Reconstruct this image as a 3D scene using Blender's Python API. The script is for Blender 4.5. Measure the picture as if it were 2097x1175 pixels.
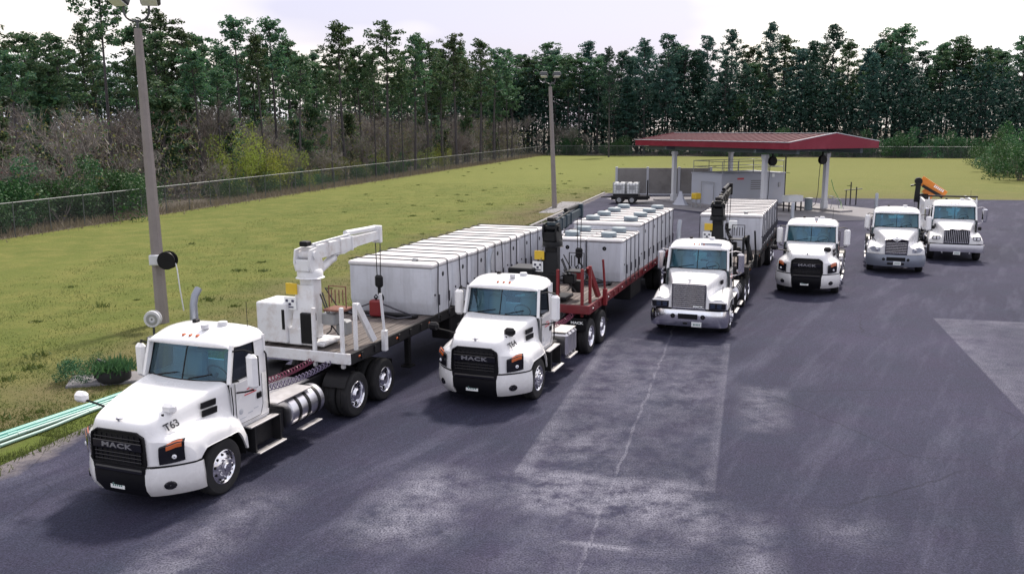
import bpy, bmesh, math, random
import numpy as np
from mathutils import Vector, Matrix, Euler

R = math.radians
scene = bpy.context.scene
for o in list(bpy.data.objects):
    bpy.data.objects.remove(o)
COL = scene.collection

# ------------------------------------------------------------------ camera
cam_data = bpy.data.cameras.new('camera')
cam = bpy.data.objects.new('camera', cam_data)
COL.objects.link(cam)
PITCH, ROLL, FOC = 0.18010689744580285, -0.005757835619898926, 1792.547573
fw = Vector((0, math.cos(PITCH), -math.sin(PITCH)))
rt0 = Vector((1, 0, 0)); up0 = Vector((0, math.sin(PITCH), math.cos(PITCH)))
rt = rt0 * math.cos(ROLL) + up0 * math.sin(ROLL)
up = up0 * math.cos(ROLL) - rt0 * math.sin(ROLL)
cam.matrix_world = Matrix(((rt.x, up.x, -fw.x, 0), (rt.y, up.y, -fw.y, 0), (rt.z, up.z, -fw.z, 6.5739), (0, 0, 0, 1)))
cam_data.sensor_width = 36.0
cam_data.lens = 36.0 * FOC / 2097.0
cam_data.clip_start = 0.1
cam_data.clip_end = 3000
scene.camera = cam
scene.render.resolution_x = 1024
scene.render.resolution_y = 573

# ------------------------------------------------------------------ sky, sun, exposure
SUN_EL, SUN_AZ = R(52), R(22)          # azimuth clockwise from +Y (behind the scene, to the right)
world = bpy.data.worlds.new('World'); scene.world = world
world.use_nodes = True
wn = world.node_tree; wn.nodes.clear()
def W(t, **kw):
    n = wn.nodes.new(t)
    for k, v in kw.items(): setattr(n, k, v)
    return n
wout = W('ShaderNodeOutputWorld'); bg = W('ShaderNodeBackground')
sky = W('ShaderNodeTexSky', sky_type='NISHITA', sun_disc=False, sun_elevation=SUN_EL, sun_rotation=SUN_AZ, dust_density=3.0)
mulsky = W('ShaderNodeMix', data_type='RGBA', blend_type='MULTIPLY'); mulsky.inputs[0].default_value = 1.0
mulsky.inputs[7].default_value = (0.11, 0.11, 0.11, 1)
wn.links.new(sky.outputs[0], mulsky.inputs[6])
tc = W('ShaderNodeTexCoord')
mp = W('ShaderNodeMapping'); mp.inputs['Scale'].default_value = (1.0, 1.0, 3.2); mp.inputs['Location'].default_value = (0.77, 0.10, 0.5)
nz = W('ShaderNodeTexNoise'); nz.inputs['Scale'].default_value = 1.7; nz.inputs['Detail'].default_value = 4; nz.inputs['Roughness'].default_value = 0.45
wn.links.new(tc.outputs['Generated'], mp.inputs[0]); wn.links.new(mp.outputs[0], nz.inputs['Vector'])
cr = W('ShaderNodeValToRGB')
cr.color_ramp.elements[0].position = 0.37; cr.color_ramp.elements[0].color = (0.56, 0.52, 0.68, 1)
cr.color_ramp.elements[1].position = 0.62; cr.color_ramp.elements[1].color = (1.16, 1.22, 1.44, 1)
e = cr.color_ramp.elements.new(0.47); e.color = (1.02, 0.92, 0.84, 1)
wn.links.new(nz.outputs['Fac'], cr.inputs[0])
mixsky = W('ShaderNodeMix', data_type='RGBA'); mixsky.inputs[0].default_value = 0.66
wn.links.new(mulsky.outputs[2], mixsky.inputs[6]); wn.links.new(cr.outputs[0], mixsky.inputs[7])
wn.links.new(mixsky.outputs[2], bg.inputs[0]); bg.inputs[1].default_value = 1.0
wn.links.new(bg.outputs[0], wout.inputs[0])

sd = bpy.data.lights.new('sun', 'SUN'); sd.energy = 3.6; sd.angle = R(7); sd.color = (1.0, 0.92, 0.82)
sun = bpy.data.objects.new('sun', sd); COL.objects.link(sun)
sdir = Vector((math.sin(SUN_AZ) * math.cos(SUN_EL), math.cos(SUN_AZ) * math.cos(SUN_EL), math.sin(SUN_EL)))
sun.rotation_euler = (-sdir).to_track_quat('-Z', 'Y').to_euler()
sun.location = sdir * 120
vs = scene.view_settings
vs.view_transform = 'Standard'; vs.look = 'None'; vs.exposure = 0.55; vs.gamma = 1.0; vs.use_curve_mapping = False
scene.render.engine = 'CYCLES'
scene.cycles.max_bounces = 6; scene.cycles.transparent_max_bounces = 12

# ------------------------------------------------------------------ materials
MATS = {}
def new_mat(name):
    m = bpy.data.materials.new(name); m.use_nodes = True
    nt = m.node_tree; nt.nodes.clear()
    out = nt.nodes.new('ShaderNodeOutputMaterial')
    MATS[name] = m
    return m, nt, out
def N(nt, t, ins=None, **kw):
    n = nt.nodes.new(t)
    for k, v in kw.items(): setattr(n, k, v)
    if ins:
        for k, v in ins.items():
            if hasattr(v, 'links') or isinstance(v, bpy.types.NodeSocket): nt.links.new(v, n.inputs[k])
            else: n.inputs[k].default_value = v
    return n
def math_n(nt, op, a, b=None, c=None, clamp=False):
    n = nt.nodes.new('ShaderNodeMath'); n.operation = op; n.use_clamp = clamp
    for i, v in enumerate((a, b, c)):
        if v is None: continue
        if isinstance(v, bpy.types.NodeSocket): nt.links.new(v, n.inputs[i])
        else: n.inputs[i].default_value = v
    return n.outputs[0]
def mixc(nt, f, a, b, bt='MIX'):
    n = nt.nodes.new('ShaderNodeMix'); n.data_type = 'RGBA'; n.blend_type = bt
    for i, v in ((0, f), (6, a), (7, b)):
        if isinstance(v, bpy.types.NodeSocket): nt.links.new(v, n.inputs[i])
        else: n.inputs[i].default_value = (v if i == 0 else (*v[:3], 1))
    return n.outputs[2]
def plain(name, col, rough=0.5, metal=0.0, var=0.12, scale=3.0, coat=0.0, bump=0.0, bscale=40.0, dirt=None, dirt_amt=0.0, spec=0.5, rnd=0.0, streak=0.0, grime=0.0):
    """colour with uneven wear: two noises vary brightness and roughness; optional dirt colour in blotches"""
    m, nt, out = new_mat(name)
    tcn = N(nt, 'ShaderNodeTexCoord')
    n1 = N(nt, 'ShaderNodeTexNoise', {'Vector': tcn.outputs['Object'], 'Scale': scale, 'Detail': 6.0, 'Roughness': 0.6})
    c0 = tuple(c * (1 - var) for c in col); c1 = tuple(min(1, c * (1 + var)) for c in col)
    c = mixc(nt, n1.outputs['Fac'], c0, c1)
    if dirt_amt > 0:
        n2 = N(nt, 'ShaderNodeTexNoise', {'Vector': tcn.outputs['Object'], 'Scale': scale * 0.7, 'Detail': 8.0, 'Roughness': 0.7})
        f = N(nt, 'ShaderNodeMapRange', {'Value': n2.outputs['Fac'], 'From Min': 0.48, 'From Max': 0.72, 'To Min': 0.0, 'To Max': dirt_amt})
        c = mixc(nt, f.outputs[0], c, dirt)
    if streak > 0:   # rain-run stains: noise drawn out down the face
        mpp = N(nt, 'ShaderNodeMapping', {'Vector': tcn.outputs['Object']}); mpp.inputs['Scale'].default_value = (7, 7, 0.55)
        oi2 = N(nt, 'ShaderNodeObjectInfo')
        n4 = N(nt, 'ShaderNodeTexNoise', {'Vector': mpp.outputs[0], 'W': math_n(nt, 'MULTIPLY', oi2.outputs['Random'], 20.0), 'Scale': 1.0, 'Detail': 6.0, 'Roughness': 0.7}, noise_dimensions='4D')
        f4 = N(nt, 'ShaderNodeMapRange', {'Value': n4.outputs['Fac'], 'From Min': 0.46, 'From Max': 0.74, 'To Min': 0.0, 'To Max': streak})
        c = mixc(nt, f4.outputs[0], c, tuple(x * 0.55 for x in col))
    if grime > 0:    # road film splashed up the lower panels
        sp = N(nt, 'ShaderNodeSeparateXYZ', {0: tcn.outputs['Object']})
        n5 = N(nt, 'ShaderNodeTexNoise', {'Vector': tcn.outputs['Object'], 'Scale': 5.0, 'Detail': 8.0, 'Roughness': 0.75})
        zz = math_n(nt, 'MULTIPLY_ADD', n5.outputs['Fac'], -0.9, math_n(nt, 'ADD', sp.outputs[2], 0.45))
        f5 = N(nt, 'ShaderNodeMapRange', {'Value': zz, 'From Min': 0.35, 'From Max': 1.0, 'To Min': grime, 'To Max': 0.0})
        c = mixc(nt, f5.outputs[0], c, (0.40, 0.37, 0.34))
    if rnd > 0:
        oi = N(nt, 'ShaderNodeObjectInfo')
        h = N(nt, 'ShaderNodeHueSaturation', {'Color': c, 'Value': math_n(nt, 'MULTIPLY_ADD', oi.outputs['Random'], 2 * rnd, 1 - rnd)})
        c = h.outputs[0]
    rr = N(nt, 'ShaderNodeMapRange', {'Value': n1.outputs['Fac'], 'To Min': max(0.02, rough - 0.08), 'To Max': min(1, rough + 0.1)})
    b = N(nt, 'ShaderNodeBsdfPrincipled', {'Base Color': c, 'Roughness': rr.outputs[0], 'Metallic': metal, 'Specular IOR Level': spec, 'Coat Weight': coat, 'Coat Roughness': 0.06})
    if bump > 0:
        n3 = N(nt, 'ShaderNodeTexNoise', {'Vector': tcn.outputs['Object'], 'Scale': bscale, 'Detail': 4.0})
        bp = N(nt, 'ShaderNodeBump', {'Height': n3.outputs['Fac'], 'Strength': bump, 'Distance': 0.02})
        nt.links.new(bp.outputs[0], b.inputs['Normal'])
    nt.links.new(b.outputs[0], out.inputs[0])
    return m
plain('white_paint', (0.81, 0.81, 0.82), 0.25, var=0.02, coat=0.6, dirt=(0.55, 0.52, 0.47), dirt_amt=0.10, grime=0.4)
plain('crane_white', (0.68, 0.69, 0.71), 0.42, var=0.05, dirt=(0.30, 0.20, 0.13), dirt_amt=0.5, scale=4)
plain('black_plastic', (0.006, 0.006, 0.008), 0.45, var=0.2, spec=0.25)
plain('lens_grey', (0.34, 0.36, 0.42), 0.12, var=0.1, coat=0.5)
plain('stack_grey', (0.26, 0.28, 0.32), 0.35, metal=0.6, var=0.1)
plain('black_gloss', (0.008, 0.008, 0.012), 0.12, var=0.1)
plain('chassis_black', (0.010, 0.010, 0.012), 0.6, var=0.3, dirt=(0.035, 0.03, 0.03), dirt_amt=0.4, spec=0.3)
plain('rubber', (0.012, 0.012, 0.014), 0.85, var=0.2, dirt=(0.035, 0.033, 0.032), dirt_amt=0.5, scale=6)
plain('chrome', (0.72, 0.72, 0.76), 0.14, metal=1.0, var=0.05)
plain('aluminium', (0.62, 0.62, 0.66), 0.30, metal=1.0, var=0.10, scale=6)
plain('alu_plate', (0.50, 0.49, 0.50), 0.45, metal=0.8, var=0.15, dirt=(0.2, 0.17, 0.15), dirt_amt=0.5)
plain('amber', (0.48, 0.10, 0.02), 0.2, var=0.05, coat=0.6)
plain('lamp_red', (0.5, 0.02, 0.02), 0.2, var=0.05, coat=0.6)
plain('lens_clear', (0.75, 0.76, 0.80), 0.08, var=0.03, coat=0.6)
plain('plate_white', (0.78, 0.80, 0.80), 0.4, var=0.04)
plain('plate_mark', (0.12, 0.22, 0.2), 0.5)
plain('grey_letter', (0.34, 0.34, 0.37), 0.3, metal=0.6)
plain('dark_letter', (0.03, 0.03, 0.035), 0.5)
plain('red_letter', (0.55, 0.06, 0.07), 0.5)
plain('seat_grey', (0.48, 0.50, 0.54), 0.9)
plain('trim_dark', (0.07, 0.073, 0.08), 0.8)
plain('concrete_tank', (0.60, 0.62, 0.68), 0.8, var=0.07, scale=1.3, dirt=(0.42, 0.42, 0.44), dirt_amt=0.5, bump=0.3, bscale=14, rnd=0.07, streak=0.5)
plain('concrete_lid', (0.60, 0.59, 0.60), 0.8, var=0.07, scale=2.0, dirt=(0.40, 0.37, 0.36), dirt_amt=0.5, bump=0.25, bscale=14, rnd=0.06)
plain('concrete_wall', (0.20, 0.195, 0.195), 0.85, var=0.15, scale=1.0, dirt=(0.10, 0.09, 0.09), dirt_amt=0.7)
plain('concrete_white', (0.40, 0.42, 0.48), 0.75, var=0.06, scale=0.8, dirt=(0.40, 0.40, 0.42), dirt_amt=0.5)
plain('concrete_ground', (0.19, 0.185, 0.20), 0.9, var=0.2, scale=0.9, dirt=(0.14, 0.13, 0.13), dirt_amt=0.7, bump=0.2)
plain('kerb', (0.27, 0.26, 0.27), 0.9, var=0.2, scale=2.0, dirt=(0.16, 0.15, 0.13), dirt_amt=0.6)
plain('riser_green', (0.17, 0.215, 0.25), 0.6, var=0.15, scale=4)
plain('chain', (0.07, 0.07, 0.085), 0.5, metal=0.6)
plain('wood_deck', (0.125, 0.105, 0.097), 0.85, var=0.30, scale=4, dirt=(0.07, 0.06, 0.055), dirt_amt=0.7, rnd=0.25, bump=0.3)
plain('trailer_red', (0.14, 0.008, 0.015), 0.45, var=0.2, dirt=(0.10, 0.03, 0.03), dirt_amt=0.5)
plain('outrigger_red', (0.17, 0.008, 0.012), 0.45, var=0.15)
plain('crane_black', (0.006, 0.007, 0.009), 0.42, var=0.2, spec=0.25)
plain('crane_teal', (0.022, 0.045, 0.065), 0.4, var=0.2)
plain('crane_orange', (0.62, 0.19, 0.012), 0.4, var=0.08)
plain('sign_yellow', (0.62, 0.42, 0.03), 0.5, var=0.1)
plain('rust', (0.16, 0.07, 0.05), 0.9, var=0.4, scale=8)
plain('hose_red', (0.15, 0.025, 0.06), 0.4)
plain('hose_blue', (0.13, 0.11, 0.18), 0.4)
plain('hose_black', (0.02, 0.02, 0.022), 0.5)
plain('hose_green', (0.18, 0.36, 0.12), 0.5)
plain('wood_pole', (0.235, 0.21, 0.205), 0.9, var=0.15, scale=2.0, dirt=(0.15, 0.13, 0.125), dirt_amt=0.5)
plain('galv', (0.32, 0.33, 0.34), 0.5, metal=0.5, var=0.15)
plain('roof_red', (0.19, 0.004, 0.024), 0.42, var=0.1, scale=0.6, dirt=(0.33, 0.05, 0.08), dirt_amt=0.4)
plain('roof_top', (0.068, 0.006, 0.015), 0.7, var=0.15, scale=0.5, spec=0.2, dirt=(0.08, 0.018, 0.026), dirt_amt=0.7)
plain('soffit_grey', (0.10, 0.13, 0.14), 0.6, var=0.15)
plain('bumper_grey', (0.20, 0.22, 0.27), 0.35, metal=0.4, var=0.1)
plain('fence_rail', (0.20, 0.21, 0.22), 0.5, metal=0.4, var=0.15)
plain('fence_post', (0.09, 0.10, 0.105), 0.6, metal=0.3, var=0.2)
plain('lens_dark', (0.02, 0.03, 0.06), 0.08, var=0.1, coat=0.5)
plain('canopy_white', (0.56, 0.57, 0.60), 0.6, var=0.06)
plain('ibc_white', (0.70, 0.72, 0.73), 0.5, var=0.06)
plain('pvc_teal', (0.08, 0.29, 0.25), 0.4, var=0.12, scale=2.0, dirt=(0.28, 0.42, 0.39), dirt_amt=0.6)
plain('pvc_pale', (0.24, 0.36, 0.33), 0.4, var=0.1, scale=2.0)
plain('pine_bark', (0.055, 0.050, 0.055), 0.95, var=0.35, scale=1.2, rnd=0.2)
plain('grey_bark', (0.15, 0.13, 0.125), 0.95, var=0.3, scale=2, rnd=0.25)
plain('yard_light', (0.05, 0.055, 0.06), 0.4)
plain('dark_blue', (0.03, 0.03, 0.07), 0.6)

def glass_mat(name, tint, refl, fr, gcol):
    m, nt, out = new_mat(name)
    tr = N(nt, 'ShaderNodeBsdfTransparent', {'Color': (*tint, 1)})
    gl = N(nt, 'ShaderNodeBsdfGlossy', {'Color': (*gcol, 1), 'Roughness': 0.03})
    lw = N(nt, 'ShaderNodeLayerWeight', {'Blend': 0.3})
    f = math_n(nt, 'MULTIPLY_ADD', lw.outputs['Fresnel'], fr, refl, clamp=True)
    mx = N(nt, 'ShaderNodeMixShader', {0: f, 1: tr.outputs[0], 2: gl.outputs[0]})
    nt.links.new(mx.outputs[0], out.inputs[0])
glass_mat('glass', (0.40, 0.66, 0.74), 0.07, 0.75, (0.55, 0.82, 1.0))
glass_mat('glass_dark', (0.03, 0.035, 0.04), 0.01, 0.12, (0.8, 0.9, 1.0))

def leaf_mat(name, c0, c1, hue=0.03, val=0.25, trans=0.25):
    m, nt, out = new_mat(name)
    oi = N(nt, 'ShaderNodeObjectInfo')
    geo = N(nt, 'ShaderNodeNewGeometry')
    c = mixc(nt, geo.outputs['Random Per Island'], c0, c1)
    h = N(nt, 'ShaderNodeHueSaturation', {'Color': c,
        'Hue': math_n(nt, 'MULTIPLY_ADD', oi.outputs['Random'], 2 * hue, 0.5 - hue),
        'Value': math_n(nt, 'MULTIPLY_ADD', oi.outputs['Random'], 2 * val, 1 - val)})
    d = N(nt, 'ShaderNodeBsdfPrincipled', {'Base Color': h.outputs[0], 'Roughness': 0.6, 'Specular IOR Level': 0.25})
    t = N(nt, 'ShaderNodeBsdfTranslucent', {'Color': h.outputs[0]})
    mx = N(nt, 'ShaderNodeMixShader', {0: trans, 1: d.outputs[0], 2: t.outputs[0]})
    nt.links.new(mx.outputs[0], out.inputs[0])
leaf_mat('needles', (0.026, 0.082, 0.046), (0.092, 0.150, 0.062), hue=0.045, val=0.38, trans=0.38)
leaf_mat('needles_far_hazy', (0.020, 0.070, 0.064), (0.062, 0.128, 0.088), hue=0.04, val=0.35, trans=0.3)  # distance haze mixed into the needle colours: bluer and lighter
leaf_mat('leaf_dark', (0.014, 0.060, 0.026), (0.05, 0.13, 0.04))
leaf_mat('leaf_yellow', (0.17, 0.215, 0.035), (0.28, 0.32, 0.065), hue=0.02, val=0.1, trans=0.45)
leaf_mat('leaf_bud', (0.15, 0.15, 0.055), (0.14, 0.18, 0.055), trans=0.4)
leaf_mat('leaf_red', (0.16, 0.055, 0.06), (0.14, 0.08, 0.07))
leaf_mat('leaf_green', (0.03, 0.08, 0.033), (0.065, 0.13, 0.048), trans=0.35)
leaf_mat('straw', (0.15, 0.118, 0.088), (0.20, 0.165, 0.115), val=0.1)
leaf_mat('grass_blade', (0.075, 0.10, 0.025), (0.125, 0.14, 0.04), val=0.1)
leaf_mat('weed', (0.055, 0.09, 0.02), (0.10, 0.135, 0.035), val=0.1)
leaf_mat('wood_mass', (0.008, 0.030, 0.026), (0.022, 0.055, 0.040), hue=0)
leaf_mat('twig_brown', (0.135, 0.10, 0.085), (0.21, 0.155, 0.12), hue=0, trans=0.0)
leaf_mat('twig_mass', (0.16, 0.147, 0.145), (0.25, 0.225, 0.20), hue=0, trans=0.0)

def wire_mat():
    m, nt, out = new_mat('chain_link')
    tcn = N(nt, 'ShaderNodeTexCoord'); s = N(nt, 'ShaderNodeSeparateXYZ', {0: tcn.outputs['Object']})
    a = math_n(nt, 'ADD', s.outputs[0], s.outputs[2]); b = math_n(nt, 'SUBTRACT', s.outputs[0], s.outputs[2])
    fs = []
    for v in (a, b):
        p = math_n(nt, 'PINGPONG', math_n(nt, 'MULTIPLY', v, 14.0), 0.5)
        fs.append(math_n(nt, 'LESS_THAN', p, 0.055))
    f = math_n(nt, 'MAXIMUM', fs[0], fs[1])
    tr = N(nt, 'ShaderNodeBsdfTransparent')
    d = N(nt, 'ShaderNodeBsdfPrincipled', {'Base Color': (0.07, 0.08, 0.09, 1), 'Metallic': 0.2, 'Roughness': 0.6})
    mx = N(nt, 'ShaderNodeMixShader', {0: f, 1: tr.outputs[0], 2: d.outputs[0]})
    nt.links.new(mx.outputs[0], out.inputs[0])
wire_mat()

# ------------------------------------------------------------------ mesh helpers
class MB:
    def __init__(self): self.v = []; self.f = []
    def add(self, vs, fs):
        o = len(self.v); self.v += [tuple(p) for p in vs]; self.f += [tuple(i + o for i in f) for f in fs]; return self
    def box(self, c, s, b=0.0, rot=None):
        hx, hy, hz = s[0] / 2, s[1] / 2, s[2] / 2
        b = min(b, hx * .9, hy * .9, hz * .9)
        vs, fs = [], []
        if b <= 0:
            for x in (-hx, hx):
                for y in (-hy, hy):
                    for z in (-hz, hz): vs.append(Vector((x, y, z)))
            fs = [(0, 1, 3, 2), (4, 6, 7, 5), (0, 4, 5, 1), (2, 3, 7, 6), (0, 2, 6, 4), (1, 5, 7, 3)]
        else:
            ix = {}
            h = (hx, hy, hz)
            for sx in (-1, 1):
                for sy in (-1, 1):
                    for sz in (-1, 1):
                        sg = (sx, sy, sz)
                        for a in range(3):
                            p = [sg[k] * (h[k] if k == a else h[k] - b) for k in range(3)]
                            ix[(sg, a)] = len(vs); vs.append(Vector(p))
            def S(a, sa, bb, sb, c, sc):
                g = [0, 0, 0]; g[a] = sa; g[bb] = sb; g[c] = sc; return tuple(g)
            for a in range(3):
                b1, c1 = [k for k in range(3) if k != a]
                for s_ in (-1, 1):
                    fs.append(tuple(ix[(S(a, s_, b1, q, c1, w), a)] for q, w in ((-1, -1), (1, -1), (1, 1), (-1, 1))))
            for a in range(3):
                for b1 in range(a + 1, 3):
                    c1 = 3 - a - b1
                    for s1 in (-1, 1):
                        for s2 in (-1, 1):
                            g0, g1 = S(a, s1, b1, s2, c1, -1), S(a, s1, b1, s2, c1, 1)
                            fs.append((ix[(g0, a)], ix[(g1, a)], ix[(g1, b1)], ix[(g0, b1)]))
            for sx in (-1, 1):
                for sy in (-1, 1):
                    for sz in (-1, 1):
                        fs.append(tuple(ix[((sx, sy, sz), a)] for a in range(3)))
        if rot is not None:
            M = Euler(rot).to_matrix(); vs = [M @ p for p in vs]
        C = Vector(c)
        return self.add([p + C for p in vs], fs)
    def span(self, a, b, bev=0.0):
        """box between two opposite corners"""
        c = [(a[i] + b[i]) / 2 for i in range(3)]; s = [abs(a[i] - b[i]) for i in range(3)]
        return self.box(c, s, bev)
    def tube(self, pts, r, n=8, cap=True, closed=False):
        P = [Vector(p) for p in pts]; m = len(P)
        rr = r if isinstance(r, (list, tuple)) else [r] * m
        rings, prev = [], None
        for i in range(m):
            if closed: t = P[(i + 1) % m] - P[i - 1]
            else: t = P[min(i + 1, m - 1)] - P[max(i - 1, 0)]
            t.normalize()
            if prev is None:
                a = Vector((0, 0, 1)) if abs(t.z) < 0.9 else Vector((1, 0, 0))
                nrm = (a - t * a.dot(t)).normalized()
            else:
                nrm = prev - t * prev.dot(t)
                nrm = nrm.normalized() if nrm.length > 1e-6 else t.orthogonal().normalized()
            prev = nrm; bn = t.cross(nrm)
            rings.append([P[i] + (nrm * math.cos(2 * math.pi * k / n) + bn * math.sin(2 * math.pi * k / n)) * rr[i] for k in range(n)])
        vs = [p for rg in rings for p in rg]; fs = []
        L = m if closed else m - 1
        for i in range(L):
            j = (i + 1) % m
            for k in range(n): fs.append((i * n + k, i * n + (k + 1) % n, j * n + (k + 1) % n, j * n + k))
        if cap and not closed:
            fs.append(tuple(range(n))); fs.append(tuple((m - 1) * n + k for k in range(n)))
        return self.add(vs, fs)
    def cyl(self, a, b, r, n=16, r2=None): return self.tube([a, b], [r, r if r2 is None else r2], n)
    def beam(self, a, b, w, h, w2=None, h2=None):
        """rectangular bar from a to b: w across (horizontal), h along the other axis, tapering to w2,h2"""
        a, b = Vector(a), Vector(b); t = (b - a).normalized()
        s = t.cross(Vector((0, 0, 1)))
        if s.length < 1e-3: s = Vector((0, 1, 0))
        s.normalize(); u = s.cross(t)
        vs = []
        for P, ww, hh in ((a, w, h), (b, w2 or w, h2 or h)):
            for x, y in ((-1, -1), (1, -1), (1, 1), (-1, 1)): vs.append(P + s * x * ww / 2 + u * y * hh / 2)
        return self.add(vs, [(0, 1, 2, 3), (4, 7, 6, 5), (0, 4, 5, 1), (1, 5, 6, 2), (2, 6, 7, 3), (3, 7, 4, 0)])
    def grid(self, rows, close_u=False):
        m, n = len(rows), len(rows[0]); fs = []
        for i in range(m - 1):
            for j in range(n - (0 if close_u else 1)):
                fs.append((i * n + j, i * n + (j + 1) % n, (i + 1) * n + (j + 1) % n, (i + 1) * n + j))
        return self.add([p for r in rows for p in r], fs)
    def poly(self, pts): return self.add(pts, [tuple(range(len(pts)))])
    def prism(self, pts, d):
        """polygon pts extruded by vector d"""
        n = len(pts); d = Vector(d)
        vs = [Vector(p) for p in pts] + [Vector(p) + d for p in pts]
        fs = [tuple(range(n)), tuple(range(2 * n - 1, n - 1, -1))] + [(i, (i + 1) % n, n + (i + 1) % n, n + i) for i in range(n)]
        return self.add(vs, fs)
    def lathe(self, prof, c, axis='y', n=28):
        rows = []
        for r, h in prof:
            ring = []
            for k in range(n):
                a = 2 * math.pi * k / n; u, v = r * math.cos(a), r * math.sin(a)
                p = {'y': (u, h, v), 'z': (u, v, h), 'x': (h, u, v)}[axis]
                ring.append((c[0] + p[0], c[1] + p[1], c[2] + p[2]))
            rows.append(ring)
        return self.grid(rows, True)
    def mirror_y(self):
        o = len(self.v); self.v += [(x, -y, z) for x, y, z in self.v]; self.f += [tuple(i + o for i in f) for f in self.f]; return self
    def mesh(self, name, mat, off=(0, 0, 0), ang=35, recalc=True):
        me = bpy.data.meshes.new(name)
        me.from_pydata([(x - off[0], y - off[1], z - off[2]) for x, y, z in self.v], [], self.f)
        if recalc:
            b = bmesh.new(); b.from_mesh(me); bmesh.ops.remove_doubles(b, verts=b.verts, dist=1e-5); bmesh.ops.recalc_face_normals(b, faces=b.faces); b.to_mesh(me); b.free()
        me.polygons.foreach_set('use_smooth', [True] * len(me.polygons))
        me.set_sharp_from_angle(angle=R(ang))
        if mat: me.materials.append(MATS[mat])
        me.update(); return me
    def pieces(self):
        p = list(range(len(self.v)))
        def f(a):
            while p[a] != a: p[a] = p[p[a]]; a = p[a]
            return a
        for fc in self.f:
            a = f(fc[0])
            for i in fc[1:]:
                b = f(i)
                if a != b: p[b] = a
        groups = {}
        for fc in self.f: groups.setdefault(f(fc[0]), []).append(fc)
        out = []
        for fs in groups.values():
            m = MB(); ix = {}
            for fc in fs:
                for i in fc:
                    if i not in ix: ix[i] = len(m.v); m.v.append(self.v[i])
            m.f = [tuple(ix[i] for i in fc) for fc in fs]; out.append(m)
        return out
    def each(self, name, mat, parent=None):
        """every separate piece becomes an object of its own"""
        return [m.build(name, mat, parent) for m in self.pieces()]
    def build(self, name, mat, parent=None, off=None, ang=35, recalc=True):
        if off is None: off = tuple(parent.get('_off', (0, 0, 0))) if parent else (0, 0, 0)
        me = self.mesh(name, mat, off, ang, recalc)
        return link(name, me, parent)
def link(name, me, parent=None):
    o = bpy.data.objects.new(name, me); COL.objects.link(o)
    if parent is not None:
        o.parent = parent
        if '_off' in parent: o['_off'] = parent['_off']
    return o
def tag(o, label=None, cat=None, group=None, kind=None):
    if label: o['label'] = label
    if cat: o['category'] = cat
    if group: o['group'] = group
    if kind: o['kind'] = kind
    return o
def thing(name, loc, rz=0.0, label=None, cat=None, group=None, off=(0, 0, 0)):
    """an Empty at the thing's base; off is where that base lies in the builder's own coordinates"""
    o = bpy.data.objects.new(name, None); COL.objects.link(o)
    o.empty_display_size = 0.3
    c, s = math.cos(rz), math.sin(rz)
    o.location = (loc[0] + c * off[0] - s * off[1], loc[1] + s * off[0] + c * off[1], loc[2] + off[2])
    o.rotation_euler = (0, 0, rz); o['_off'] = off
    return tag(o, label, cat, group)
def text_mesh(s, size, depth, mat, M, squash=1.0, shear=0.0, track=1.0):
    cu = bpy.data.curves.new('txt', 'FONT'); cu.body = s; cu.size = size; cu.extrude = depth; cu.align_x = 'CENTER'; cu.align_y = 'CENTER'
    cu.resolution_u = 3; cu.space_character = track; cu.shear = shear; cu.offset = 0.004
    ob = bpy.data.objects.new('txt', cu); COL.objects.link(ob)
    dg = bpy.context.evaluated_depsgraph_get(); me = bpy.data.meshes.new_from_object(ob.evaluated_get(dg))
    bpy.data.objects.remove(ob); bpy.data.curves.remove(cu)
    for v in me.vertices: v.co.x *= squash
    me.transform(M); me.materials.clear(); me.materials.append(MATS[mat]); me.name = 'lettering'
    return me
def frame(origin, xdir, ydir):
    """matrix whose x runs along xdir (reading direction), y along ydir (letter up)"""
    x = Vector(xdir).normalized(); y = Vector(ydir); y = (y - x * y.dot(x)).normalized(); z = x.cross(y)
    return Matrix(((x.x, y.x, z.x, origin[0]), (x.y, y.y, z.y, origin[1]), (x.z, y.z, z.z, origin[2]), (0, 0, 0, 1)))
def put_text(parent, s, size, mat, M, name='lettering', **kw):
    me = text_mesh(s, size, 0.004, mat, M, **kw)
    off = tuple(parent.get('_off', (0, 0, 0))); me.transform(Matrix.Translation((-off[0], -off[1], -off[2])))
    return link(name, me, parent)
def catmull(P, k):
    """resample a list of equal-length lists of points with k steps between rows"""
    out = []
    n = len(P)
    for i in range(n - 1):
        a, b, c, d = P[max(i - 1, 0)], P[i], P[i + 1], P[min(i + 2, n - 1)]
        for q in range(k):
            t = q / k; row = []
            for p0, p1, p2, p3 in zip(a, b, c, d):
                row.append(tuple(0.5 * (2 * x1 + (x2 - x0) * t + (2 * x0 - 5 * x1 + 4 * x2 - x3) * t * t + (3 * x1 - x0 - 3 * x2 + x3) * t ** 3)
                                 for x0, x1, x2, x3 in zip(p0, p1, p2, p3)))
            out.append(row)
    out.append(list(P[-1])); return out
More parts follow.
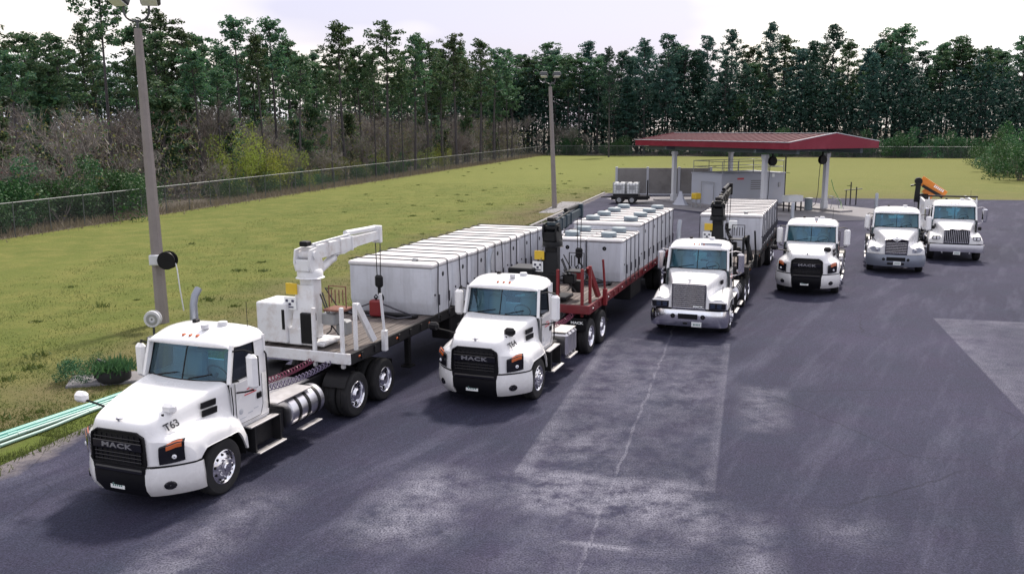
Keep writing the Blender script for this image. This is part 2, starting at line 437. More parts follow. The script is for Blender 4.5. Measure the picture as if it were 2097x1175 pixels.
# ------------------------------------------------------------------ ground
def uw(nt, th):
    """distance across (u) and along (w) the direction th degrees right of +Y, in metres"""
    g = N(nt, 'ShaderNodeNewGeometry'); s = N(nt, 'ShaderNodeSeparateXYZ', {0: g.outputs['Position']})
    c, sn = math.cos(R(th)), math.sin(R(th))
    u = math_n(nt, 'SUBTRACT', math_n(nt, 'MULTIPLY', s.outputs[0], c), math_n(nt, 'MULTIPLY', s.outputs[1], sn))
    w = math_n(nt, 'ADD', math_n(nt, 'MULTIPLY', s.outputs[0], sn), math_n(nt, 'MULTIPLY', s.outputs[1], c))
    return g.outputs['Position'], u, w
def rng(nt, v, a0, a1, b0, b1):
    n = N(nt, 'ShaderNodeMapRange', {'Value': v, 'From Min': a0, 'From Max': a1, 'To Min': b0, 'To Max': b1}); n.clamp = True
    return n.outputs[0]
def band(nt, v, lo, hi, soft):
    return math_n(nt, 'MULTIPLY', rng(nt, v, lo - soft, lo + soft, 0, 1), rng(nt, v, hi - soft, hi + soft, 1, 0))
def asphalt():
    m, nt, out = new_mat('asphalt')
    pos, u, w = uw(nt, 15.2)
    def noise(scale, det=5, rough=0.6, dist=0.0):
        return N(nt, 'ShaderNodeTexNoise', {'Vector': pos, 'Scale': scale, 'Detail': det, 'Roughness': rough, 'Distortion': dist}).outputs['Fac']
    big, mid, fine, speck = noise(0.12, 5), noise(0.7, 6, 0.65), noise(9.0, 5, 0.7), noise(30.0, 3, 0.7)
    c = mixc(nt, rng(nt, big, 0.3, 0.7, 0, 1), (0.0138, 0.0138, 0.0268), (0.0285, 0.0258, 0.0485))
    c = mixc(nt, math_n(nt, 'MULTIPLY', rng(nt, mid, 0.35, 0.75, 0, 1), 0.55), c, (0.018, 0.024, 0.039))
    # stretched wheel-dragged streaks, along the lanes
    _, u2, w2 = uw(nt, 31)
    mp = N(nt, 'ShaderNodeCombineXYZ', {0: u2, 1: math_n(nt, 'MULTIPLY', w2, 0.14)})
    st = N(nt, 'ShaderNodeTexNoise', {'Vector': mp.outputs[0], 'Scale': 1.3, 'Detail': 6, 'Roughness': 0.65}).outputs['Fac']
    c = mixc(nt, rng(nt, st, 0.50, 0.78, 0, 0.5), c, (0.062, 0.062, 0.092))
    # coarse stone grain
    c = mixc(nt, rng(nt, speck, 0.38, 0.66, 0, 1), c, mixc(nt, 1.0, c, (2.5, 2.5, 2.4), 'MULTIPLY'))
    c = mixc(nt, rng(nt, fine, 0.32, 0.62, 0.40, 0), c, (0.0095, 0.0105, 0.0165))
    dust = (0.205, 0.205, 0.25)
    def stain(f, amt, thr0=0.42, thr1=0.66, n=None):
        nonlocal c
        k = math_n(nt, 'MULTIPLY', f, rng(nt, n if n is not None else mid, thr0, thr1, 0, amt))
        k = math_n(nt, 'MULTIPLY', k, rng(nt, speck, 0.38, 0.58, 0.12, 1.3))
        c = mixc(nt, k, c, dust)
    mp2 = noise(1.5, 8, 0.72)
    # long patch in front of the third truck: rim, inner veil, blown dust at its near end, its seam
    pin = math_n(nt, 'MULTIPLY', band(nt, u, -4.1, -0.5, 0.03), band(nt, w, 15.6, 27.0, 0.05))
    stain(pin, 0.26, 0.42, 0.72, mp2)
    rim = math_n(nt, 'SUBTRACT', math_n(nt, 'MULTIPLY', band(nt, u, -4.2, -0.4, 0.03), band(nt, w, 15.5, 27.0, 0.03)), math_n(nt, 'MULTIPLY', band(nt, u, -3.95, -0.52, 0.12), band(nt, w, 15.75, 27.0, 0.12)), clamp=True)
    stain(rim, 0.42, 0.30, 0.62, mp2)
    stain(math_n(nt, 'MULTIPLY', band(nt, u, -4.0, -0.7, 0.7), band(nt, w, 14.0, 15.7, 0.35)), 0.85, 0.40, 0.62, mp2)
    stain(math_n(nt, 'MULTIPLY', band(nt, u, -3.6, -0.2, 0.8), band(nt, w, 11.2, 15.0, 0.9)), 0.34, 0.38, 0.7, mp2)
    stain(math_n(nt, 'MULTIPLY', band(nt, u, -3.9, -2.6, 0.6), band(nt, w, 15.9, 18.5, 0.9)), 0.5, 0.40, 0.66, mp2)
    stain(math_n(nt, 'MULTIPLY', band(nt, u, -4.0, -0.6, 0.6), band(nt, w, 19.8, 25.0, 1.4)), 0.34, 0.40, 0.7, mp2)
    wob = math_n(nt, 'MULTIPLY_ADD', math_n(nt, 'SUBTRACT', noise(0.8, 3), 0.5), 0.25, u)
    stain(math_n(nt, 'MULTIPLY', band(nt, wob, -2.29, -2.23, 0.012), band(nt, w, 10.0, 29.5, 0.4)), 0.5, 0.34, 0.62, mp2)
    # lone dust marks
    for u0, u1, w0, w1, s, a in ((0.1, 0.9, 19.2, 22.5, 0.35, 0.55), (0.1, 0.6, 12.2, 14.6, 0.3, 0.55), (-0.9, -0.2, 13.2, 14.8, 0.3, 0.35), (1.3, 2.3, 13.9, 15.0, 0.4, 0.35), (-6.2, -4.7, 12.2, 15.2, 0.5, 0.75), (-8.8, -7.8, 9.8, 13.5, 0.5, 0.5), (-2.7, -1.6, 12.85, 12.98, 0.06, 0.8)):
        stain(math_n(nt, 'MULTIPLY', band(nt, u, u0, u1, s), band(nt, w, w0, w1, s)), a, 0.36, 0.60, mp2)
    # paler resurfaced bay at the right with a brighter rim
    bay = math_n(nt, 'MULTIPLY', rng(nt, u, 6.28, 6.34, 0, 1), rng(nt, w, 32.3, 32.5, 1, 0))
    stain(bay, 0.24, 0.2, 0.7, mp2)
    stain(math_n(nt, 'MULTIPLY', bay, math_n(nt, 'MAXIMUM', rng(nt, u, 6.3, 7.6, 0.5, 0), rng(nt, w, 30.5, 32.3, 0, 0.5))), 0.6, 0.3, 0.6, mp2)
    # sandy verge along the left edge
    edge = rng(nt, math_n(nt, 'MULTIPLY_ADD', math_n(nt, 'SUBTRACT', noise(1.1, 5), 0.5), 1.2, u), -14.0, -13.55, 1, 0)
    k = math_n(nt, 'MULTIPLY', edge, rng(nt, fine, 0.3, 0.6, 0.4, 1)); c = mixc(nt, k, c, (0.16, 0.145, 0.145))
    # fine cracks, some of them sealed, and dark drips
    def cracks(scale, width, amt, msk):
        nonlocal c
        jn = N(nt, 'ShaderNodeTexNoise', {'Vector': pos, 'Scale': 1.2, 'Detail': 4.0}); jv = mixc(nt, 0.16, pos, jn.outputs['Color'])
        vo = N(nt, 'ShaderNodeTexVoronoi', {'Vector': jv, 'Scale': scale}, feature='DISTANCE_TO_EDGE')
        k = math_n(nt, 'MULTIPLY', rng(nt, vo.outputs['Distance'], width * .4, width, amt, 0), rng(nt, msk, 0.46, 0.56, 0, 1))
        c = mixc(nt, k, c, (0.006, 0.006, 0.009))
    cracks(0.20, 0.0030, 0.32, noise(0.16, 3))
    dv = N(nt, 'ShaderNodeTexVoronoi', {'Vector': pos, 'Scale': 1.1}, feature='F1')
    c = mixc(nt, math_n(nt, 'MULTIPLY', rng(nt, dv.outputs['Distance'], 0.03, 0.09, 0.45, 0), rng(nt, mid, 0.54, 0.62, 0, 1)), c, (0.008, 0.008, 0.010))
    bmp = N(nt, 'ShaderNodeBump', {'Height': speck, 'Strength': 0.35, 'Distance': 0.02})
    b = N(nt, 'ShaderNodeBsdfPrincipled', {'Base Color': c, 'Roughness': 0.9, 'Specular IOR Level': 0.15, 'Normal': bmp.outputs[0]})
    nt.links.new(b.outputs[0], out.inputs[0])
asphalt()
def grass_ground():
    m, nt, out = new_mat('grass_ground')
    pos, u, w = uw(nt, 15.2)
    def noise(scale, det=6, rough=0.65, dist=0.0):
        return N(nt, 'ShaderNodeTexNoise', {'Vector': pos, 'Scale': scale, 'Detail': det, 'Roughness': rough, 'Distortion': dist}).outputs['Fac']
    big, mid, fine = noise(0.06, 4), noise(0.5, 7, 0.7, 0.3), noise(6.0, 5, 0.75)
    c = mixc(nt, rng(nt, big, 0.3, 0.7, 0, 1), (0.074, 0.097, 0.022), (0.122, 0.138, 0.035))
    c = mixc(nt, rng(nt, mid, 0.44, 0.64, 0, 0.7), c, (0.165, 0.160, 0.048))
    c = mixc(nt, rng(nt, w, 55, 130, 0, 0.7), c, (0.158, 0.172, 0.048))
    # worn, browner strip near the paving
    near = rng(nt, math_n(nt, 'MULTIPLY_ADD', math_n(nt, 'SUBTRACT', noise(0.18, 4), 0.5), 10.0, u), -21.0, -15.5, 0, 0.85)
    near = math_n(nt, 'MULTIPLY', near, rng(nt, w, 70, 100, 1, 0.2))
    c = mixc(nt, math_n(nt, 'MULTIPLY', near, rng(nt, mid, 0.3, 0.5, 0.45, 1)), c, (0.120, 0.092, 0.058))
    # green verge right against the paving
    vg = band(nt, math_n(nt, 'MULTIPLY_ADD', math_n(nt, 'SUBTRACT', noise(0.5, 4), 0.5), 1.6, u), -15.4, -13.2, 0.6)
    c = mixc(nt, math_n(nt, 'MULTIPLY', math_n(nt, 'MULTIPLY', vg, rng(nt, w, 26, 36, 1, 0)), 0.8), c, (0.085, 0.125, 0.018))
    c = mixc(nt, rng(nt, fine, 0.3, 0.6, 0.32, 0), c, (0.040, 0.056, 0.016))
    b = N(nt, 'ShaderNodeBsdfPrincipled', {'Base Color': c, 'Roughness': 0.95, 'Specular IOR Level': 0.1})
    bmp = N(nt, 'ShaderNodeBump', {'Height': fine, 'Strength': 0.6, 'Distance': 0.12}); nt.links.new(bmp.outputs[0], b.inputs['Normal'])
    nt.links.new(b.outputs[0], out.inputs[0])
grass_ground()
plain('forest_litter', (0.07, 0.055, 0.04), 0.95, var=0.4, scale=0.3)

def struct(o): return tag(o, kind='structure')
struct(MB().poly([(-1500, -400, -0.09), (1500, -400, -0.09), (1500, 2400, -0.09), (-1500, 2400, -0.09)]).build('ground', 'forest_litter'))
struct(MB().poly([(-46.5, -8, -0.03), (170, -8, -0.03), (170, 142, -0.03), (7.4, 212, -0.03)]).build('field', 'grass_ground'))
LOT = [(-16.1, -5), (90, -5), (90, 69), (45.3, 77.4), (25.6, 81.6), (9.5, 89)]
lotm = MB(); lotm.prism([(x, y, -0.06) for x, y in LOT], (0, 0, 0.06))
struct(lotm.build('parking_lot', 'asphalt'))

# canopy frame: origin P2, u along the long eave, n across
CP, CU, CN = Vector((19.72, 62.83, 0)), Vector((-0.412, 0.911, 0)), Vector((0.911, 0.412, 0))
def can(s, t, z): p = CP + CU * s + CN * t; return (p.x, p.y, z)
struct(MB().poly([can(-2.5, -1.0, 0.004), can(-3.5, 8.5, 0.004), can(2.5, 11.5, 0.004), can(21, 11, 0.004), can(22, -2.0, 0.004), can(16, -3.2, 0.004)]).build('canopy_apron', 'concrete_ground'))
isl = MB()
for t0, t1 in ((0.6, 1.9), (6.7, 8.0)): isl.prism([can(1.6, t0, 0.004), can(1.6, t1, 0.004), can(18.0, t1, 0.004), can(18.0, t0, 0.004)], (0, 0, 0.14))
for o in isl.each('pump_island', 'kerb'): struct(o)
# kerb in cast lengths up the left side of the lot
kb = bpy.data.objects.new('kerb', None); COL.objects.link(kb); struct(kb); kb.location = (-4.02, 39.0, 0)
kme = MB().box((0, 0, 0.02), (0.18, 2.96, 0.22), 0.03).mesh('kerb_stone', 'kerb')
for i in range(17):
    o = link('kerb_stone', kme, kb); o.location = (0.262 * (3.0 * i + 1.5), 0.965 * (3.0 * i + 1.5), 0)
    o.rotation_euler.z = -R(15.2)
struct(MB().poly([(2.1, 68.6, -0.022), (3.4, 68.4, -0.022), (6.3, 78.6, -0.022), (4.6, 79, -0.022)]).build('concrete_strip', 'concrete_ground'))

# ------------------------------------------------------------------ light poles
def light_pole(base, top, h, rb, rt_, label, lamps=2):
    t = thing('light_pole', base, 0, label, 'light pole', 'yard light poles')
    d = (top[0] - base[0], top[1] - base[1])
    pts = [(d[0] * k, d[1] * k, h * k - 0.3 * (k == 0)) for k in (0, .25, .5, .75, 1)]
    MB().tube(pts, [rb + (rt_ - rb) * k for k in (0, .25, .5, .75, 1)], 8).build('pole', 'wood_pole', t, ang=20)
    X, Y, Z = pts[-1]
    br = MB(); br.cyl((X, Y, Z - .05), (X, Y, Z + 0.28), 0.05, 10)
    # U-shaped yoke
    arc = [(X + 0.42 * math.cos(a), Y, Z + 0.56 + 0.34 * math.sin(a)) for a in [math.pi + math.pi * k / 10 for k in range(11)]]
    arc = [(X - 0.42, Y, Z + 0.72)] + arc + [(X + 0.42, Y, Z + 0.72)]
    br.tube(arc, 0.038, 8); br.build('yoke', 'yard_light', t)
    for s in (-1, 1):
        hd = MB(); c = (X + s * 0.52, Y - 0.1, Z + 0.96)
        hd.box(c, (0.62, 0.5, 0.34), 0.06, (R(-28), 0, R(16) * s)); hd.box((c[0], c[1] + .22, c[2] + .1), (0.3, .22, .24), .05, (R(-28), 0, R(16) * s))
        o = hd.build('floodlight', 'yard_light', t)
        MB().box((c[0], c[1] - 0.10, c[2] - 0.16), (0.5, 0.36, 0.03), 0.01, (R(-28), 0, R(16) * s)).build('lens', 'lens_clear', o)
    return t
PX, PY = -12.15, 29.75
p1 = light_pole((PX, PY, 0), (-12.32, 30.0), 9.85, 0.235, 0.135, 'tall tapering light pole with twin floodlights behind the truck marked T63')
p2 = light_pole((3.59, 72.86, 0), (3.2, 72.9), 9.8, 0.215, 0.14, 'light pole with twin floodlights in the field near the red canopy')
# cable reel, its bracket box and hanging cord on the near pole
t = thing('cable_reel', (PX, PY, 0), 0, 'black cable reel strapped to the light pole behind truck T63', 'reel')
cx, cy, cz = 0.44, -0.28, 2.2
MB().lathe([(0.02, -.16), (.30, -.16), (.31, -.13), (.2, -.11), (.2, .11), (.31, .13), (.30, .16), (.02, .16)], (cx, cy, cz), 'y', 24).build('drum', 'black_plastic', t)
MB().lathe([(0.205, -.105), (.235, -.05), (.24, 0), (.235, .05), (.205, .105)], (cx, cy, cz), 'y', 24).build('wound_cable', 'hose_black', t)
MB().box((0.02, -0.27, 2.2), (0.42, 0.12, 0.36), 0.03).build('mounting_plate', 'canopy_white', t)
MB().tube([(cx + .28, cy - .05, cz - .1), (cx + .34, cy - .1, 1.9), (cx + .42, cy - .2, 1.3), (cx + .52, cy - .25, .5)], 0.022, 6).build('cord', 'canopy_white', t)
t = thing('hose_spool', (-11.5, 27.4, 0), 0, 'small round white hose spool at the foot of the near light pole', 'spool')
MB().lathe([(0.03, -.1), (.26, -.1), (.27, -.06), (.1, -.05), (.1, .05), (.27, .06), (.26, .1), (.03, .1)], (0, 0, 0.62), 'y', 24).build('spool', 'canopy_white', t)
MB().lathe([(.1, -.115), (.14, -.12), (.18, -.115)], (0, 0, .62), 'y', 24).build('rim_ring', 'galv', t)
MB().cyl((0, 0, 0), (0, 0, 0.6), 0.04, 8).box((0, 0, 0.02), (.4, .3, .04), .01).build('stand', 'yard_light', t)

# ------------------------------------------------------------------ chain-link fence
def fence(a, b, h, label, step=3.05):
    A, B = Vector((*a, 0)), Vector((*b, 0)); L = (B - A).length; d = (B - A) / L
    t = thing('chain_link_fence', (*a, -0.03), math.atan2(d.y, d.x), label, 'fence')
    pm = MB().tube([(0, 0, -0.1), (0, 0, h + .03)], 0.035, 6).mesh('post', 'fence_post')
    n = int(L / step)
    for i in range(n + 1):
        o = link('post', pm, t); o.location = (i * L / n, random.uniform(-.03, .03), 0); o.rotation_euler = (random.uniform(-.02, .02), random.uniform(-.02, .02), 0)
    MB().tube([(0, 0, h), (L, 0, h)], 0.03, 6).build('top_rail', 'fence_rail', t)
    MB().poly([(0, 0.05, 0.02), (L, 0.05, 0.02), (L, 0.05, h), (0, 0.05, h)]).build('wire_mesh', 'chain_link', t)
random.seed(3)
fence((-33.5, 45.8), (7.4, 211.5), 2.15, 'long chain-link fence running back along the left edge of the field')
fence((7.4, 211.5), (112, 166), 2.3, 'chain-link fence crossing the far end of the field behind the canopy')

# ------------------------------------------------------------------ trees
rs = np.random.RandomState(7)
def tri_mesh(name, V, F, mat):
    me = bpy.data.meshes.new(name)
    V = np.asarray(V, np.float32); F = np.asarray(F, np.int32)
    k = F.shape[1]
    me.vertices.add(len(V)); me.vertices.foreach_set('co', V.ravel())
    me.loops.add(F.size); me.loops.foreach_set('vertex_index', F.ravel())
    me.polygons.add(len(F)); me.polygons.foreach_set('loop_start', np.arange(0, F.size, k, dtype=np.int32))
    me.update(calc_edges=True); me.materials.append(MATS[mat]); return me
def unit(n):
    v = rs.normal(size=(n, 3)); return v / np.linalg.norm(v, axis=1, keepdims=True)
def blades(base, direc, length, width):
    """one slim triangle per row"""
    n = len(base)
    side = np.cross(direc, unit(n)); side /= np.linalg.norm(side, axis=1, keepdims=True) + 1e-9
    a = base - side * width[:, None] / 2; b = base + side * width[:, None] / 2; c = base + direc * length[:, None]
    V = np.stack([a, b, c], 1).reshape(-1, 3); return V
def blade_mesh(name, V, mat): return tri_mesh(name, V, np.arange(len(V)).reshape(-1, 3), mat)
def leaf_quads(cen, size, up_bias=0.3):
    n = len(cen); nr = unit(n); nr[:, 2] += up_bias; nr /= np.linalg.norm(nr, axis=1, keepdims=True)
    a = np.cross(nr, unit(n)); a /= np.linalg.norm(a, axis=1, keepdims=True) + 1e-9; b = np.cross(nr, a)
    s = size[:, None] / 2
    V = np.stack([cen - a * s, cen - b * s * .55, cen + a * s, cen + b * s * .55], 1).reshape(-1, 3); return V
def quad_mesh(name, V, mat): return tri_mesh(name, V, np.arange(len(V)).reshape(-1, 4), mat)

def pine_proto(i, H, frac, lmax, nb, tuft, mat, spiky=False):
    mb = MB()
    sw = rs.uniform(-.5, .5, 2)
    def axis(h): k = h / H; return np.array([sw[0] * k * k + .12 * math.sin(3 * k + i), sw[1] * k * k + .12 * math.cos(4 * k + i), h])
    hs = np.linspace(-0.3, H * .985, 9)
    mb.tube([axis(h) for h in hs], [0.21 * (1 - .86 * max(h, 0) / H) + .015 + (.06 if h < .2 else 0) for h in hs], 7)
    cen, rad = [], []
    z0 = H * (1 - frac)
    for b in range(nb):
        k = (b + rs.uniform(0, 1)) / nb
        h = z0 + (H * .985 - z0) * k
        if spiky: L = lmax * (1.02 - k) ** .8
        else: L = lmax * math.sqrt(max(.04, 1 - ((k - .30) / .74) ** 2))
        L *= rs.uniform(.45, 1.12)
        az = b * 2.4 + rs.uniform(-.6, .6); el = rs.uniform(-.05, .35) + .5 * k
        p0 = axis(h); d = np.array([math.cos(az) * math.cos(el), math.sin(az) * math.cos(el), math.sin(el)])
        p1 = p0 + d * L * .55; p2 = p0 + d * L + np.array([0, 0, .12 * L])
        mb.tube([p0, p1, p2], [.055, .035, .012], 3, cap=False)
        m = max(2, int(L * 1.25))
        for q in range(m):
            f = .42 + .6 * (q + rs.uniform(0, 1)) / m
            cen.append(p0 + (p2 - p0) * f + rs.normal(size=3) * np.array([.28, .28, .22])); rad.append(rs.uniform(.42, .82))
    for q in range(5): cen.append(axis(H * .985) + rs.normal(size=3) * np.array([.3, .3, .5])); rad.append(.55)
    for q in range(3):   # dead snags under the crown
        h = z0 * rs.uniform(.55, .98); az = rs.uniform(0, 6.3); p0 = axis(h)
        mb.tube([p0, p0 + np.array([math.cos(az), math.sin(az), .3]) * rs.uniform(.6, 1.5)], [.03, .008], 3, cap=False)
    cen = np.array(cen); rad = np.array(rad)
    idx = np.repeat(np.arange(len(cen)), tuft)
    d = unit(len(idx)); d[:, 2] = d[:, 2] * .8 + .1
    base = cen[idx] + d * (rad[idx] * rs.uniform(.25, 1.0, len(idx)) ** .7)[:, None] * np.array([1, 1, .72])
    V = leaf_quads(base, rs.uniform(.20, .46, len(idx)), .5)
    return dict(H=H, trunk=mb.mesh('trunk', 'pine_bark', recalc=False), crown=quad_mesh('crown', V, mat))
PINES = [pine_proto(0, 20, .42, 3.1, 36, 45, 'needles'), pine_proto(1, 20, .34, 2.8, 32, 48, 'needles'), pine_proto(2, 20, .50, 2.8, 42, 43, 'needles'),
         pine_proto(3, 20, .30, 2.6, 26, 48, 'needles'), pine_proto(4, 20, .40, 3.5, 38, 45, 'needles')]
FARP = [pine_proto(5, 20, .70, 2.9, 54, 43, 'needles_far_hazy'), pine_proto(6, 20, .62, 3.1, 48, 45, 'needles_far_hazy'), pine_proto(7, 20, .80, 2.8, 62, 40, 'needles_far_hazy', True),
        pine_proto(8, 20, .56, 3.0, 42, 45, 'needles_far_hazy')]
def place_tree(name, proto, loc, s, rz, label, group, cat='tree', sxy=1.0):
    t = thing(name, loc, 0, label, cat, group)
    t.rotation_euler = (random.uniform(-.025, .025), random.uniform(-.025, .025), rz); t.scale = (s * sxy, s * sxy, s)
    del t['_off']
    for k in ('trunk', 'crown'):
        if k in proto: link(k, proto[k], t)
    return t
F0, FD, FN = np.array([-31.0, 55.9]), np.array([0.239, 0.971]), np.array([-0.971, 0.239])
G0, GD = np.array([7.4, 211.5]), np.array([0.917, -0.399]); GN = np.array([0.399, 0.917])
def horizon_y(px): return 261.1 - (px - 1048.5) * 0.00575
def at_px(px, depth): return ((px - 1048.5) / FOC * (depth * math.cos(PITCH) + 0.6), depth)
def fence_depth(px):
    k = (px - 1048.5) / FOC; sN = (k * (55.9 * .984 + .6) + 31.0) / (.239 - k * .971 * .984)
    return 55.9 + .971 * sN
def pine_to(px, ytop, depth, far, label, group, pr=None, sxy=1.0):
    """a pine standing depth metres off on the bearing of px, as tall as its tip shows there"""
    x, y = at_px(px, depth); H = 6.57 + (horizon_y(px) - ytop) / FOC * depth * 0.984
    pr = pr or random.choice((FARP * 2 + PINES) if far else PINES)
    return place_tree('pine_tree', pr, (x, y, -.09), H / pr['H'], random.uniform(0, 6.28), label, group, sxy=sxy * random.uniform(.85, 1.3) * pr['H'] / H * max(.8, min(1.25, H / 20)))
random.seed(11)
LL, LG = 'tall slender pine with a bare trunk rising behind the left fence', 'pines behind the left fence'
FL, FG = 'dark pine in the dense stand behind the far fence', 'pines behind the far fence'
NUM = 'one two three four five six seven eight nine ten eleven twelve thirteen fourteen fifteen sixteen seventeen eighteen nineteen twenty twenty-one twenty-two twenty-three twenty-four twenty-five twenty-six twenty-seven twenty-eight twenty-nine thirty'.split(); NL = 0
# front rank on the left, by bearing, tip and distance
for px, yt, dp, pi in ((-25, 70, 92, 0), (12, 45, 95, 2), (62, 78, 99, 1), (98, 92, 104, 2), (140, 86, 98, 0), (192, 60, 103, 2), (215, 95, 108, 4), (288, 64, 110, 1), (330, 80, 106, 0), (352, 46, 112, 4), (392, 74, 108, 2), (425, 80, 116, 1),
                       (470, 108, 112, 0), (503, 52, 108, 3), (528, 110, 118, 2), (566, 54, 112, 1), (606, 92, 117, 3), (655, 138, 125, 0), (706, 62, 118, 3), (742, 110, 126, 1), (797, 66, 124, 4), (850, 82, 128, 2), (878, 96, 136, 1), (905, 128, 140, 0), (938, 88, 138, 4), (985, 92, 142, 2), (1012, 110, 150, 0)):
    NL += 1; pine_to(px, yt, max(dp, fence_depth(min(px, 1010)) + 9), False, 'tall bare-trunked pine behind the left fence, number %s from the left in its front rank' % NUM[NL - 1], LG, PINES[pi])
for n_, (px, yt, dp, pi) in enumerate(((42, 118, 80, 3), (118, 140, 84, 1), (300, 128, 88, 3), (412, 112, 90, 1), (455, 150, 94, 3), (545, 84, 97, 3), (618, 120, 101, 1), (682, 150, 108, 3), (770, 118, 118, 3), (828, 132, 128, 1))):
    pine_to(px, yt, dp, False, 'slim pine rising from the brush behind the left fence, number %s from the left' % NUM[n_], 'slim pines in the brush', PINES[pi], .75)
pine_to(234, -34, 90, False, 'tallest pine, its thin crown rising above the near light pole', None, PINES[3], 0.8)
pine_to(1248, 108, 196, False, 'lone pine standing in the grass in front of the far fence', None, FARP[3], 0.8)
# second and third ranks, a little lower
for k in range(80):
    px = -60 + 1120 * (k + random.random()) / 80
    dp = max(114 + max(0, px) * .045, fence_depth(min(px, 1000)) + 12) + random.uniform(0, 34)
    pine_to(px, random.uniform(112, 200), dp, False, 'pine half hidden in the back ranks behind the left fence', 'pines in the back ranks on the left')
NR = 0
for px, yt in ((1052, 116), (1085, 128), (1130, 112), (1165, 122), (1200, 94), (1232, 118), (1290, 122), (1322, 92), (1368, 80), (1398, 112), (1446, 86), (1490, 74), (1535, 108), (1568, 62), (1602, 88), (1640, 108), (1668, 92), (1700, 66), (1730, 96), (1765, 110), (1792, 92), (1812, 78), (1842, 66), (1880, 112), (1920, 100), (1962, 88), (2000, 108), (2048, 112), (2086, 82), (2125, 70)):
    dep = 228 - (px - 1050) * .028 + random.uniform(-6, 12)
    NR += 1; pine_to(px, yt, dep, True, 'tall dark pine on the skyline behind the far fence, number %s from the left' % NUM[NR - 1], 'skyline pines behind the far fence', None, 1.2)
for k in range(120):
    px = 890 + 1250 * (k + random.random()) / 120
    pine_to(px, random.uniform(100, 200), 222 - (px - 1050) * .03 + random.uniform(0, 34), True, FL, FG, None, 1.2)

# leafless brush
def brush_proto(i, H, spread, buds, budmat):
    mb = MB(); tips = []
    def grow(p, d, L, r, lev):
        q = p + d * L * .5 + rs.normal(size=3) * .06 * L; e_ = p + d * L + np.array([0, 0, .06 * L])
        mb.tube([p, q, e_], [r, r * .8, r * .5], 4 if lev < 2 else 3, cap=False)
        if lev >= 3: tips.append((e_, d)); tips.append((q, d)); return
        for k in range(rs.randint(3, 5)):
            nd = d + rs.normal(size=3) * spread; nd[2] += .25; nd /= np.linalg.norm(nd)
            st = p + (e_ - p) * rs.uniform(.45, 1.0)
            grow(st, nd, L * rs.uniform(.5, .75), r * .55, lev + 1)
    for s in range(rs.randint(1, 4)):
        d = np.array([rs.normal() * .2, rs.normal() * .2, 1.0]); d /= np.linalg.norm(d)
        grow(np.array([rs.normal() * .25, rs.normal() * .25, -.2]), d, H * .42, .07, 0)
    T = np.array([a for a, b in tips]); D = np.array([b for a, b in tips])
    idx = np.repeat(np.arange(len(T)), 9)
    d = D[idx] + rs.normal(size=(len(idx), 3)) * .55; d[:, 2] += .2; d /= np.linalg.norm(d, axis=1, keepdims=True)
    V = blades(T[idx] - d * .1, d, rs.uniform(.4, 1.1, len(idx)), rs.uniform(.02, .045, len(idx)))
    V = [V]
    pr = dict(H=H, trunk=mb.mesh('trunk', 'grey_bark', recalc=False), crown=blade_mesh('crown', np.concatenate(V), 'twig_mass'))
    if buds:
        idb = rs.randint(0, len(T), buds)
        pr['foliage'] = quad_mesh('foliage', leaf_quads(T[idb] + rs.normal(size=(buds, 3)) * .45, rs.uniform(.10, .22, buds)), budmat)
    return pr
BR = [brush_proto(0, 8, .42, 0, None), brush_proto(1, 8, .5, 500, 'leaf_bud'), brush_proto(2, 8, .36, 0, None), brush_proto(3, 8, .45, 450, 'leaf_red'), brush_proto(4, 8, .5, 900, 'leaf_bud'), brush_proto(5, 8, .42, 900, 'leaf_green')]
random.seed(5)
BL, BG = 'leafless grey-brown sapling in the thicket behind the left fence', 'leafless saplings behind the left fence'
def place_brush(pr, x, y, s, label, group):
    t = place_tree('bare_tree', pr, (x, y, -.09), s, random.uniform(0, 6.28), label, group)
    if 'foliage' in pr: link('foliage', pr['foliage'], t)
for k in range(230):
    s_ = -4 + 172 * random.random() ** 1.15; tt = 2.5 + 36 * random.random()
    P = F0 + FD * s_ + FN * tt
    if P[0] / P[1] < -.68: continue
    pr = BR[random.choices(range(6), (5, 4, 5, 2, 3, 1))[0]]
    place_brush(pr, P[0], P[1], random.uniform(.6, 1.5) * (1.0 if tt > 8 else .6), BL, BG)
for k in range(9):
    s_ = 92 * random.random(); P = G0 + GD * s_ + GN * (3 + 14 * random.random())
    place_brush(BR[random.choices(range(6), (3, 1, 3, 2, 0, 2))[0]], P[0], P[1], random.uniform(.6, 1.1), 'leafless sapling under the pines behind the far fence', 'leafless saplings behind the far fence')

# young pines standing in the brush
random.seed(17)
YP = [pine_proto(11, 8, .82, 1.7, 26, 40, 'needles', True), pine_proto(12, 8, .74, 1.9, 24, 40, 'needles', True)]
for k in range(54):
    s_ = -2 + 160 * random.random() ** 1.2; P = F0 + FD * s_ + FN * (6 + 26 * random.random())
    if P[0] / P[1] < -.66: continue
    place_tree('young_pine', random.choice(YP), (P[0], P[1], -.09), random.uniform(.6, 1.25), random.uniform(0, 6.28), 'young green pine in the thicket behind the left fence', 'young pines in the thicket', sxy=random.uniform(.9, 1.3))
